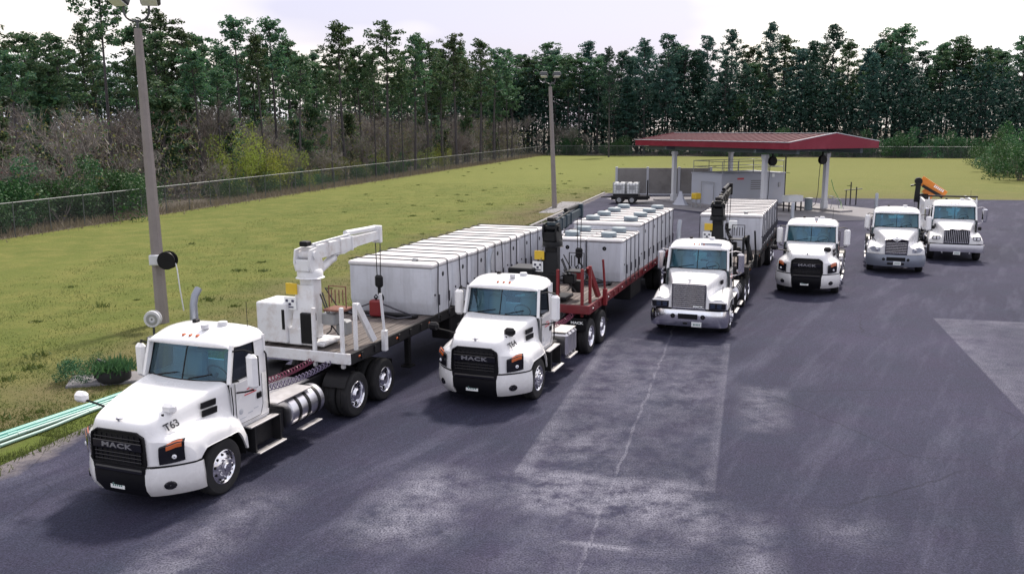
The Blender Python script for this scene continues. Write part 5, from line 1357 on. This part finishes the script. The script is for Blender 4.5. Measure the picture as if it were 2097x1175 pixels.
def granite(T, label):
    t = new_truck('crane_truck', T, label)
    tab = T_param(1.12, 1.62, .56, 1.8, 1.96, 1.34, .72, .25, flat=1)
    hood(t, tab, zlow=.9); cab(t, 2.86, mirror_style='chrome'); chassis(t, 5.9, 'square', stack=False, rear=-7.6)
    z0, z1 = .95, 1.56
    g = MB().prism([(1.10, -.55, z0), (1.10, .55, z0), (1.10, .53, z1), (1.10, .2, z1 + .05), (1.10, 0, z1), (1.10, -.2, z1 + .05), (1.10, -.53, z1)], (.05, 0, 0)).build('grille', 'black_gloss', t)
    MB().tube([(1.16, -.56, z0), (1.16, .56, z0), (1.16, .54, z1), (1.16, .2, z1 + .055), (1.16, 0, z1), (1.16, -.2, z1 + .055), (1.16, -.54, z1)], .026, 6, closed=True).build('grille_frame', 'chrome', g)
    for k in range(13): MB().box((1.16, -.49 + k * .0815, 1.25), (.02, .03, .58), .005).build('grille_bar', 'aluminium', g)
    for s in (1, -1):
        h = MB().box((1.04, s * .88, 1.16), (.10, .36, .18), .03).build('headlight', 'black_gloss', t)
        for yy in (.80, .96): MB().box((1.095, s * yy, 1.16), (.012, .12, .12), .004).build('lamp_lens', 'lens_clear', h)
        MB().box((.62, s * 1.02, 1.62), (.08, .16, .18), .05).build('hood_mirror', 'black_plastic', t)
        MB().prism([(.15, s * .86, 1.6), (-.05, s * .90, 1.5), (-.05, s * .90, 1.72), (.1, s * .87, 1.75)], (0, s * .03, 0)).build('hood_vent', 'black_plastic', t)
    bu = plan_strip([(1.10, -1.24), (1.28, -1.16), (1.30, -.6), (1.30, .6), (1.28, 1.16), (1.10, 1.24)], .52, .88, 0, .012).build('bumper', 'aluminium', t)
    plate(t, 1.31, .04, .47)
    for y in (-.6, .6): MB().box((1.2, y, .46), (.08, .08, .08), .03).build('tow_hook', 'aluminium', t)
    # flat body with upright slatted sides
    MB().span((-7.7, -1.24, 1.12), (-2.7, 1.24, 1.26), .02).build('bed', 'crane_white', t)
    for s in (1, -1):
        for k in range(8): MB().span((-7.5 + k * .63, s * 1.18, 1.262), (-7.42 + k * .63, s * 1.24, 2.55), .01).build('stake', 'crane_white', t)
        for z in (1.5, 1.85, 2.2): MB().span((-7.6, s * 1.15, z), (-2.8, s * 1.178, z + .24)).build('side_board', 'crane_white', t)
        MB().span((-7.6, s * 1.14, 2.552), (-2.75, s * 1.25, 2.62), .01).build('top_rail', 'crane_white', t)
    MB().span((-2.78, -1.24, 1.262), (-2.7, 1.24, 2.72), .01).build('headboard', 'crane_white', t)
    MB().span((-2.1, -1.15, 2.92), (-1.95, 1.15, 3.0), .01).build('roof_rack', 'black_plastic', t)
    for y in (-1.1, 1.1): MB().span((-2.05, y - .03, 1.0), (-1.99, y + .03, 2.918)).build('rack_post', 'crane_white', t)
    # folding crane at the rear
    c = MB(); c.box((-6.6, -1.05, 2.0), (.5, .5, 1.5), .05); cr = c.build('crane', 'crane_black', t)
    b = MB(); b.beam((-6.5, -1.25, 3.52), (-6.45, .05, 2.72), .36, .52, .32, .40); b.each('boom', 'crane_orange', cr)
    MB().beam((-6.6, -1.05, 3.0), (-6.55, -.55, 2.60), .30, .34).build('lower_boom', 'crane_orange', cr)
    MB().beam((-6.2, -1.15, 3.22), (-6.2, -.1, 2.60), .14, .16).build('lift_cylinder', 'crane_black', cr)
    b = MB(); b.beam((-6.3, -1.42, 2.3), (-6.3, -1.36, 3.35), .24, .26); b.build('mast', 'crane_black', cr)
    MB().lathe([(.02, -.22), (.20, -.22), (.21, 0), (.20, .22), (.02, .22)], (-6.5, -1.36, 3.46), 'x', 14).build('knuckle', 'crane_black', cr)
    bl = MB()
    for k in range(6): bl.box((-6.30, -.52 + k * .085, 3.20 - k * .052), (.03, .06, .14), .0, (R(-31), 0, 0))
    bl.build('boom_lettering', 'plate_white', cr)
    MB().cyl((-6.5, -1.45, 3.25), (-6.5, -1.75, 3.2), .05, 8).build('pin', 'crane_black', cr)
    return t
t6 = granite(TR[5], 'white work truck with an orange folding crane behind its cab, last in the row')
put_text(t2, 'MACK', .10, 'plate_white', frame((-4.085, .95, 1.02), (0, 1, 0), (0, 0, 1)), name='mudflap_lettering', squash=1.3)
MB().span((-4.14, .62, .78), (-4.10, 1.22, 1.14), .01).build('fender_flap', 'black_plastic', t2)
# coiled air and electric lines between the first cab and its trailer
def coil(t, a, b, sag, turns, r, mat, ph=0.0):
    a, b = Vector(a), Vector(b); d = (b - a).normalized(); s = d.cross(Vector((0, 0, 1))).normalized(); u = s.cross(d)
    n = turns * 9; pts = []
    for i in range(n + 1):
        k = i / n; p = a.lerp(b, k) - Vector((0, 0, sag * 4 * k * (1 - k))); an = 2 * math.pi * turns * k + ph
        pts.append(p + (s * math.cos(an) + u * math.sin(an)) * r)
    MB().tube(pts, .013, 5).build('coiled_hose', mat, t)
coil(t1, (-1.66, .15, 1.42), (-4.25, .30, 1.36), .10, 26, .06, 'hose_red')
coil(t1, (-1.66, .40, 1.38), (-4.25, .75, 1.34), .12, 24, .062, 'hose_blue', 1.0)
for tk, x_ in ((t2, 4.3), (t3, 4.0)):
    coil(tk, (-1.66, .4, 1.5), (-x_, .5, 1.25), .15, 22, .07, 'hose_black'); coil(tk, (-1.66, .6, 1.5), (-x_, .75, 1.22), .18, 20, .07, 'hose_red', 1.0)

# ------------------------------------------------------------------ trailers
def trailer(T, label, x0, x1, zt, rail, front, lip=True, plank_to=None, number=False):
    t = thing('flatbed_trailer', (T[0], T[1], 0), R(T[2]) - math.pi / 2, label, 'trailer', 'flatbed trailers', off=((x0 + x1) / 2, 0, 0))
    hw = 1.28
    for s in (1, -1):
        MB().span((x1, s * (hw - .06), zt - .26), (x0, s * hw, zt + .01), .015).build('side_rail', rail, t)
        m = MB().span((x1 + .2, s * .38, zt - .62), (x0 - 1.0, s * .48, zt - .10), .01); m.span((x1 + .2, s * .3, zt - .64), (x0 - 1.0, s * .56, zt - .62)); m.each('main_beam', 'chassis_black', t)
        pk = MB()
        n = int((x0 - x1) / .61)
        for k in range(n): pk.span((x0 - .5 - k * .61, s * (hw + .001), zt - .2), (x0 - .42 - k * .61, s * (hw + .035), zt - .05), .005)
        tag(pk.build('stake_pockets', rail, t), kind='stuff')
        mk = MB()
        for k in range(int((x0 - x1) / 1.83)): mk.box((x0 - .35 - k * 1.83, s * (hw + .012), zt - .12), (.09, .02, .045), .01)
        mk.each('marker_lamp', 'plate_white' if rail == 'trailer_red' else 'amber', t)
        lg = MB().span((-8.3, s * .62, .28), (-8.15, s * .76, zt - .3), .01); lg.box((-8.22, s * .69, .24), (.3, .3, .06), .01); lg.build('landing_leg', 'chassis_black', t)
    cm = MB()
    k = x0 - .4
    while k > x1 + .1: cm.span((k - .04, -(hw - .065), zt - .20), (k + .04, hw - .065, zt - .085)); k -= .45
    tag(cm.build('cross_members', 'chassis_black', t), kind='stuff')
    MB().span((x0, -hw, zt - .24), (x0 + .07, hw, zt + .015), .012).build('front_beam', front, t)
    pw = (2 * hw - .14) / 17
    for k in range(17):
        y = -hw + .07 + pw * (k + .5); dz = random.uniform(-.006, .006)
        MB().box(((x0 + x1) / 2, y, zt - .04 + dz), (x0 - x1 - .02, pw - .012, .07), .006).build('plank', 'wood_deck', t)
    MB().span((x1 - .06, -hw, .55), (x1 - .01, hw, zt + .01), .01).build('rear_beam', rail, t)
    for x in (x1 + 1.4, x1 + 2.7):
        rear_wheels(t, x); MB().cyl((x, -1.0, .52), (x, 1.0, .52), .12, 10).build('axle', 'chassis_black', t)
    for s in (1, -1):  # black boxes and tanks added to darken the trailer's underside
        MB().span((-11.6, s * .60, .62), (-9.9, s * 1.20, zt - .28), .03).build('underside_filler_box', 'chassis_black', t)
        MB().lathe([(.01, 0), (.16, 0), (.2, .05), (.2, .75), (.16, .8), (.01, .8)], (-13.6, s * .72, zt - .55), 'x', 16).build('underside_filler_tank', 'chassis_black', t)
        MB().span((x1 + .35, s * .62, .95), (x1 + 3.8, s * 1.24, 1.0), .01).build('wheel_cover', 'chassis_black', t)
    MB().span((x1 + .3, -.5, .56), (x1 + 3.6, .5, zt - .645), .02).build('suspension_frame', 'chassis_black', t)
    return t
def crane(t, col, boomc, legc, sgn, xb=-4.95, zt=1.6, cab_box=True, scale=1.0, tipx=-8.15, tipz=3.78, cw=.38, yb=-.1, name='crane'):
    """column crane standing just behind the trailer nose with its boom laid back over the load"""
    m = MB(); m.box((xb, yb, zt + .05), (.8, 1.1, .1), .03); m.box((xb, yb, zt + .85), (cw, cw, 1.5), .04)
    m.add([(xb + .23, yb - .32, zt + .2), (xb + .23, yb + .32, zt + .2), (xb + .23, yb + .23, zt + 1.4), (xb + .23, yb - .23, zt + 1.4), (xb + .42, yb - .32, zt + .2), (xb + .42, yb + .32, zt + .2), (xb + .25, yb + .23, zt + 1.4), (xb + .25, yb - .23, zt + 1.4)], [(4, 5, 6, 7), (0, 4, 7, 3), (1, 2, 6, 5), (3, 7, 6, 2)])
    m.lathe([(.01, zt + 1.75), (.26, zt + 1.75), (.30, zt + 1.68), (.30, zt + 1.58), (.34, zt + 1.55)], (xb, yb, 0), 'z', 20)
    c = m.build(name, col, t)
    hx, hz = xb + .12, zt + 2.06
    h = MB()
    for s in (-1, 1):
        h.prism([(xb - .30, yb + s * .17, zt + 1.72), (xb + .26, yb + s * .17, zt + 1.72), (hx + .22, yb + s * .17, hz - .12), (hx + .16, yb + s * .17, hz + .17), (hx - .12, yb + s * .17, hz + .20), (xb - .18, yb + s * .17, zt + 2.0)], (0, s * .05, 0))
    h.span((hx - .1, yb - .17, zt + 1.74), (hx + .2, yb + .17, hz - .06), .01)
    h.build('crane_head', col, c)
    MB().cyl((hx, yb - .26, hz + .04), (hx, yb + .26, hz + .04), .09, 14).build('pivot_pin', col, c)
    # boom: main box, sliding inner box with a nose
    bx = hx - (hx - tipx) * .62; bz = hz + .05 + (tipz - hz - .05) * .62
    b = MB(); b.beam((hx, yb, hz + .05), (bx, yb, bz), .26, .32, .24, .28)
    mid = (hx - (hx - tipx) * .45, yb, hz + .05 + (tipz - hz) * .45 - .24)
    b.add([(hx - .9, yb - .11, hz - .10), (hx - .9, yb + .11, hz - .10), (bx + .05, yb + .11, bz - .14), (bx + .05, yb - .11, bz - .14), (mid[0], yb - .11, mid[2]), (mid[0], yb + .11, mid[2])], [(0, 1, 5, 4), (4, 5, 2, 3), (0, 4, 3), (1, 2, 5)])
    for k in range(4):
        f = .12 + k * .26; b.box((hx + (bx - hx) * f, yb, hz + .05 + (bz - hz - .05) * f), (.05, .29, .37), .01)
    bo = b.build('boom', boomc, c)
    b = MB(); b.beam((bx - .01, yb, bz), (tipx, yb, tipz), .20, .26, .18, .22); b.box((tipx - .02, yb, tipz + .02), (.14, .26, .46), .02); b.build('inner_boom', boomc, c)
    b = MB(); b.cyl((bx + .25, yb - .04, bz + .24), (tipx + .1, yb - .04, tipz + .19), .07, 10); b.cyl((hx - .1, yb + .1, hz + .27), (bx + .3, yb + .1, bz + .22), .03, 6); b.build('extension_cylinder', 'canopy_white' if col == 'crane_white' else 'crane_black', c)
    MB().box((hx + .02, yb, hz + .30), (.22, .2, .12), .02).build('winch', 'black_plastic', c)
    # lift cylinder
    ax, az = xb - .28, zt + 1.62; ex, ez = hx - (hx - tipx) * .42, hz - .02 + (tipz - hz) * .42 - .12
    b = MB(); b.cyl((ax, yb, az), (ax + (ex - ax) * .72, yb, az + (ez - az) * .72), .10, 14); b.cyl((ax + (ex - ax) * .72, yb, az + (ez - az) * .72), (ax + (ex - ax) * .74, yb, az + (ez - az) * .74), .115, 14); b.build('lift_cylinder', col if col == 'crane_white' else 'aluminium', c)
    MB().cyl((ax + (ex - ax) * .74, yb, az + (ez - az) * .74), (ex, yb, ez), .06, 10).build('piston_rod', 'chrome', c)
    # hoist cables, block, hook
    zb = 2.62
    cb = MB(); cb.cyl((tipx - .04, yb - .07, tipz - .2), (tipx - .04, yb - .05, zb), .014, 5); cb.cyl((tipx - .04, yb + .07, tipz - .2), (tipx - .04, yb + .05, zb), .014, 5); cb.build('hoist_cable', 'hose_black', c)
    bk = MB(); bk.box((tipx - .04, yb, zb - .10), (.12, .24, .34), .05); bk.cyl((tipx - .04, yb, zb - .45), (tipx - .04, yb, zb - .25), .045, 8)
    bk.tube([(tipx - .04, yb + .11 * math.sin(a), zb - .55 + .11 * math.cos(a)) for a in [R(0) + R(270) * k / 10 for k in range(11)]], .03, 6); bk.build('hook_block', 'black_plastic', c)
    # control plates and hoses
    MB().box((xb + .34, yb - .30, zt + 1.32), (.03, .30, .26), .005).build('warning_sign', 'sign_yellow', c)
    MB().box((xb + .36, yb - .34, zt + .98), (.03, .32, .30), .005).build('control_panel', 'plate_white', c)
    kn = MB()
    for dy, dz in ((-.08, .06), (.08, .06), (0, -.02)): kn.box((xb + .38, yb - .34 + dy, zt + .98 + dz), (.02, .07, .06), .01)
    kn.box((xb + .38, yb - .34, zt + .89), (.02, .2, .03), .01); kn.build('gauges', 'dark_blue', c)
    random.seed(31)
    for k in range(7):
        a = (xb - .1 + random.uniform(-.2, .2), yb + .3, zt + random.uniform(.6, 1.3)); b2 = (xb + random.uniform(-.6, .3), yb + random.uniform(.45, .9), zt + random.uniform(.15, .8))
        mdl = ((a[0] + b2[0]) / 2 + random.uniform(-.2, .2), (a[1] + b2[1]) / 2 + .15, min(a[2], b2[2]) + random.uniform(-.1, .3))
        pts = [r[0] for r in catmull([[a], [mdl], [b2]], 4)]; MB().tube(pts, .018, 5).build('hydraulic_hose', 'hose_black', c)
    rk = MB()
    rk.tube([(xb + .1, yb + .55, zt + .9), (xb + .1, yb + .55, zt + 1.4), (xb + .1, yb + 1.0, zt + 1.4), (xb + .1, yb + 1.0, zt + .9)], .018, 5)
    for k in range(4): rk.cyl((xb + .1, yb + .62 + k * .1, zt + 1.0), (xb + .1, yb + .62 + k * .1, zt + 1.32), .014, 5)
    rk.span((xb - .2, yb + .5, zt + .84), (xb + .3, yb + 1.02, zt + .88)); rk.build('valve_rack', 'rust' if col == 'crane_white' else 'crane_black', c)
    vb = MB(); vb.box((xb + .05, yb + .55, zt + .62), (.3, .36, .28), .03); vb.box((xb - .25, yb + .7, zt + .35), (.3, .3, .36), .04); vb.build('valve_bank', 'galv' if col == 'crane_white' else 'crane_black', c)
    # battery/accumulator rack in front of the column
    MB().box((xb + .34, yb + .12, zt + .42), (.2, .34, .72), .02).build('accumulator', 'black_plastic', c)
    # outriggers: uprights at the nose, slanting leg, side jack
    for k, (x, y, z0, z1, w_) in enumerate(((x_ + .52, y_, a_, b_2, .085) for x_, y_, a_, b_2 in ((xb, .28, zt - .42, zt + .95), (xb, 1.02, zt - .42, zt + 1.0), (xb - .35, 1.16, zt - .3, zt + 1.05)))):
        MB().span((x - w_ / 2, y - w_ / 2, z0), (x + w_ / 2, y + w_ / 2, z1), .012).build('outrigger_post', legc, c)
    for s in (1,):
        MB().beam((xb - .15, s * 1.02, zt + .95), (xb - .55, s * 1.22, zt + .02), .12, .13).build('outrigger_arm', legc, c)
        MB().span((xb - .90, s * 1.29, zt - .30), (xb - .76, s * 1.42, zt + .22), .02).build('outrigger_jack', legc, c)
        MB().cyl((xb - .83, s * 1.35, zt + .22), (xb - .83, s * 1.28, zt + 1.10), .035, 10).build('jack_rod', 'canopy_white' if legc == 'crane_white' else legc, c)
    return c
def hoist_weight(T, label, x, y, z):
    ph = R(T[2]) - math.pi / 2; cx, sx = math.cos(ph), math.sin(ph)
    P = lambda a, b: (T[0] + cx * a - sx * b, T[1] + sx * a + cx * b)
    t = thing('lifting_spreader', (*P(x, y), z), ph, label, 'lifting gear')
    MB().box((0, 0, .26), (.24, .34, .44), .04).build('weight', 'outrigger_red', t); MB().tube([(0, 0, .46), (0, .05, .56), (0, 0, .62), (0, -.05, .56)], .02, 6, closed=True).build('eye', 'black_plastic', t)
    ch = MB()
    for b in (1.05, -1.05): ch.tube([(0, 0, .44), (-.1, b * .55, .22), (-.2, b, .06)], .022, 5)
    ch.tube([(-.2, -1.05, .05), (.1, -.5, .04), (-.05, .2, .05), (.15, .7, .04), (-.2, 1.05, .05)], .03, 5)
    ch.build('chain', 'chain', t)
    MB().span((-.32, -1.1, .002), (-.12, 1.1, .09), .02).build('spreader_bar', 'black_plastic', t)

# ------------------------------------------------------------------ tanks and their chains
def local_to_world(T, x, y):
    ph = R(T[2]) - math.pi / 2; c, s = math.cos(ph), math.sin(ph)
    return (T[0] + c * x - s * y, T[1] + s * x + c * y), ph
def tank(T, label, group, xc, yc, z, lx, ly, h, risers=(), hole='side', knob=False, bevel=.05, round_lid=False):
    P, ph = local_to_world(T, xc, yc)
    jit = random.uniform(-.014, .014)
    t = thing('concrete_tank', (*P, z), ph + jit, label, 'tank', group)
    a, b = lx / 2, ly / 2
    zs = ((0.0, .10, .03), (.02, .09, .03), (.30, .01, .005), (.34, 0, 0), (h - .13, 0, 0))
    def ring(zz, ia, ib):
        x_, y_, c = a - ia, b - ib, bevel
        return [(x_ - c, -y_, zz), (x_, -y_ + c, zz), (x_, y_ - c, zz), (x_ - c, y_, zz), (-x_ + c, y_, zz), (-x_, y_ - c, zz), (-x_, -y_ + c, zz), (-x_ + c, -y_, zz)]
    rows = [ring(zz, ia, ib) for zz, ia, ib in zs]
    m = MB().grid(rows, True); m.poly(rows[0]); m.poly(rows[-1]); bo = m.build('body', 'concrete_tank', t, ang=20)
    ld = MB().box((0, 0, h - .06), (lx + .035, ly + .04, .115), .03 if not round_lid else .05); lo = ld.build('lid', 'concrete_lid', t)
    for s in (1, -1):
        if hole == 'side': MB().lathe([(.01, .004), (.065, .004), (.07, 0)], (-.05, s * (b + .001), h - .36), 'y', 14).build('pipe_hole', 'black_plastic', bo)
    if hole == 'front': MB().lathe([(.01, .006), (.065, .006), (.07, 0)], (a + .001, 0, h - .32), 'x', 14).build('pipe_hole', 'black_plastic', bo)
    MB().cyl((a * .75, b, .55), (a * .75, b + .02, .55), .03, 8).build('lifting_eye', 'black_plastic', bo)
    for rx, ry, rr in risers:
        r = MB().lathe([(.01, h + .17), (rr * .8, h + .17), (rr * .95, h + .15), (rr, h + .12), (rr * .96, h + .09), (rr * .96, h - .01)], (rx, ry, 0), 'z', 20).build('riser', 'riser_green', t)
    if knob: MB().lathe([(.01, h + .09), (.06, h + .085), (.09, h + .05), (.09, h - .01)], (a * .35, b * .45, 0), 'z', 14).build('access_cap', 'galv', t)
    return t
def chain(T, label, group, x, hw, zb, zt, yc=0.0, dx=0.0):
    P, ph = local_to_world(T, x, yc)
    t = thing('tie_down_chain', (*P, zb), ph, label, 'chain', group)
    H = zt - zb
    j = random.uniform(-.03, .03)
    MB().tube([(dx, -hw - .04, -.12), (dx * .6, -hw - .03, H * .5), (0, -hw - .025, H - .02), (0, -hw + .03, H + .022), (j * .3, 0, H + .022), (0, hw - .03, H + .022), (0, hw + .025, H - .02), (dx * .6 + j, hw + .03, H * .5), (dx, hw + .04, -.12)], .017, 5).build('chain', 'chain', t)
    MB().box((dx * .8, hw + .055, H * .28), (.05, .05, .30), .01).build('ratchet_binder', 'chain', t)
ORD = ('first', 'second', 'third', 'fourth', 'fifth', 'sixth', 'seventh', 'eighth', 'ninth', 'tenth', 'eleventh', 'twelfth', 'thirteenth', 'fourteenth', 'fifteenth', 'sixteenth')
random.seed(8)
# left trailer: white crane, seven full-width tanks
TA = TR[0]
tA = trailer(TA, 'black flatbed trailer with wooden deck and white crane behind truck T63', -4.35, -18.75, 1.56, 'chassis_black', 'crane_white')
cA = crane(tA, 'crane_white', 'crane_white', 'crane_white', 1)
bx_ = MB().box((-4.85, -.88, 2.12), (.85, .82, .95), .03).build('engine_cabinet', 'crane_white', tA)
MB().span((-4.43, -.58, 1.98), (-4.42, -.50, 2.45)).build('cabinet_opening', 'black_plastic', bx_)
MB().box((-4.78, -.30, 1.82), (.55, .36, .42), .03).build('tool_box', 'crane_white', tA)
hoist_weight(TA, 'red lifting weight with chain spreader on the deck before the left tanks', -8.0, -.1, 1.565)
x = -8.55; pit = 1.395
for k in range(7):
    z_ = 1.57; xc = x - pit * (k + .5)
    tank(TA, 'pale concrete tank, %s from the crane on the left trailer' % ORD[k], 'concrete tanks on the left trailer', xc, random.uniform(-.02, .02), z_, pit - .05, 2.52, 1.40 + random.uniform(-.012, .012), (), 'side', k == 0)
    for q, dx in ((.28, 0), (-.30, 0)):
        n_ = 2 * k + (q < 0)
        chain(TA, 'tie-down chain, %s from the crane, over the tanks of the left trailer' % ORD[n_], 'chains on the left trailer', xc + q, 1.28, z_, z_ + 1.42, 0, random.uniform(-.07, .07))
t = thing('dark_bin', (*local_to_world(TA, -12.3, -2.2)[0], 0), 0, 'small dark blue box showing behind the left row of tanks', 'box')
MB().box((0, 0, 1.85), (.5, .4, .36), .04).build('box', 'dark_blue', t); MB().span((-.05, -.05, 0), (.05, .05, 1.7)).build('post', 'galv', t); MB().box((-.12, 0, 2.08), (.2, .2, .12), .02).build('cap', 'black_plastic', t)
# middle trailer: red, black crane, narrow pairs then wide tanks
TB = TR[1]
tB = trailer(TB, 'red flatbed trailer with black crane behind truck T64', -4.25, -18.4, 1.50, 'trailer_red', 'trailer_red')
cB = crane(tB, 'crane_black', 'crane_teal', 'outrigger_red', 1, xb=-4.9, zt=1.55, tipx=-7.7, tipz=3.88, yb=-.05)
bx_ = MB().box((-4.75, -.85, 2.12), (.9, .8, .75), .03).build('engine_cabinet', 'crane_black', tB)
for k, (xx, yy) in enumerate(((-9.68, .64), (-9.68, -.64))):
    tank(TB, 'narrow concrete tank with two round risers, %s of the front pair on the red trailer' % ('right' if yy > 0 else 'left'), 'narrow tanks on the red trailer', xx, yy, 1.51, 2.72, 1.20, 1.42, ((.75, 0, .27), (-.75, 0, .27)), 'front', False, .05, True)
for k in range(4):
    chain(TB, 'tie-down chain, %s from the crane, over the tanks of the red trailer' % ORD[k], 'chains on the red trailer', -8.75 - k * .62, 1.28, 1.51, 2.93, 0, random.uniform(-.06, .06))
for k in range(4):
    xc = -11.95 - 1.66 * k
    tank(TB, 'wide concrete tank with two round risers, %s from the narrow pair on the red trailer' % ORD[k], 'wide tanks on the red trailer', xc, 0, 1.51, 1.58, 2.5, 1.66, ((.05, .72, .27), (.05, -.72, .27)), 'side', False, .06, True)
    for q in (.42, -.42): chain(TB, 'tie-down chain, %s from the crane, over the tanks of the red trailer' % ORD[4 + 2 * k + (q < 0)], 'chains on the red trailer', xc + q, 1.27, 1.51, 3.18, 0, random.uniform(-.06, .06))
hoist_weight(TB, 'dark red lifting block and chains on the deck of the red trailer', -7.55, -.05, 1.505)
# right trailer: black crane, row of tanks
TC = (TR[2][0], TR[2][1], -21.0)
tC = trailer(TC, 'dark flatbed trailer with black crane behind the third truck', -4.1, -17.6, 1.50, 'chassis_black', 'chassis_black')
cC = crane(tC, 'crane_black', 'crane_black', 'crane_black', 1, xb=-5.0, zt=1.55, tipx=-8.0, tipz=4.05, yb=.0)
MB().box((-5.0, .55, 2.95), (.1, .3, .3), .01).build('notice', 'plate_white', cC)
for k in range(6):
    xc = -9.35 - 1.36 * k
    tank(TC, 'concrete tank, %s from the crane on the third trailer' % ORD[k], 'concrete tanks on the third trailer', xc, random.uniform(-.02, .02), 1.51, 1.31, 2.5, 1.46, (), 'side', k == 0)
    for q in (.3, -.3): chain(TC, 'tie-down chain, %s from the crane, over the tanks of the third trailer' % ORD[2 * k + (q < 0)], 'chains on the third trailer', xc + q, 1.27, 1.51, 2.99, 0, random.uniform(-.06, .06))

for o in bpy.data.objects:
    if '_off' in o: del o['_off']
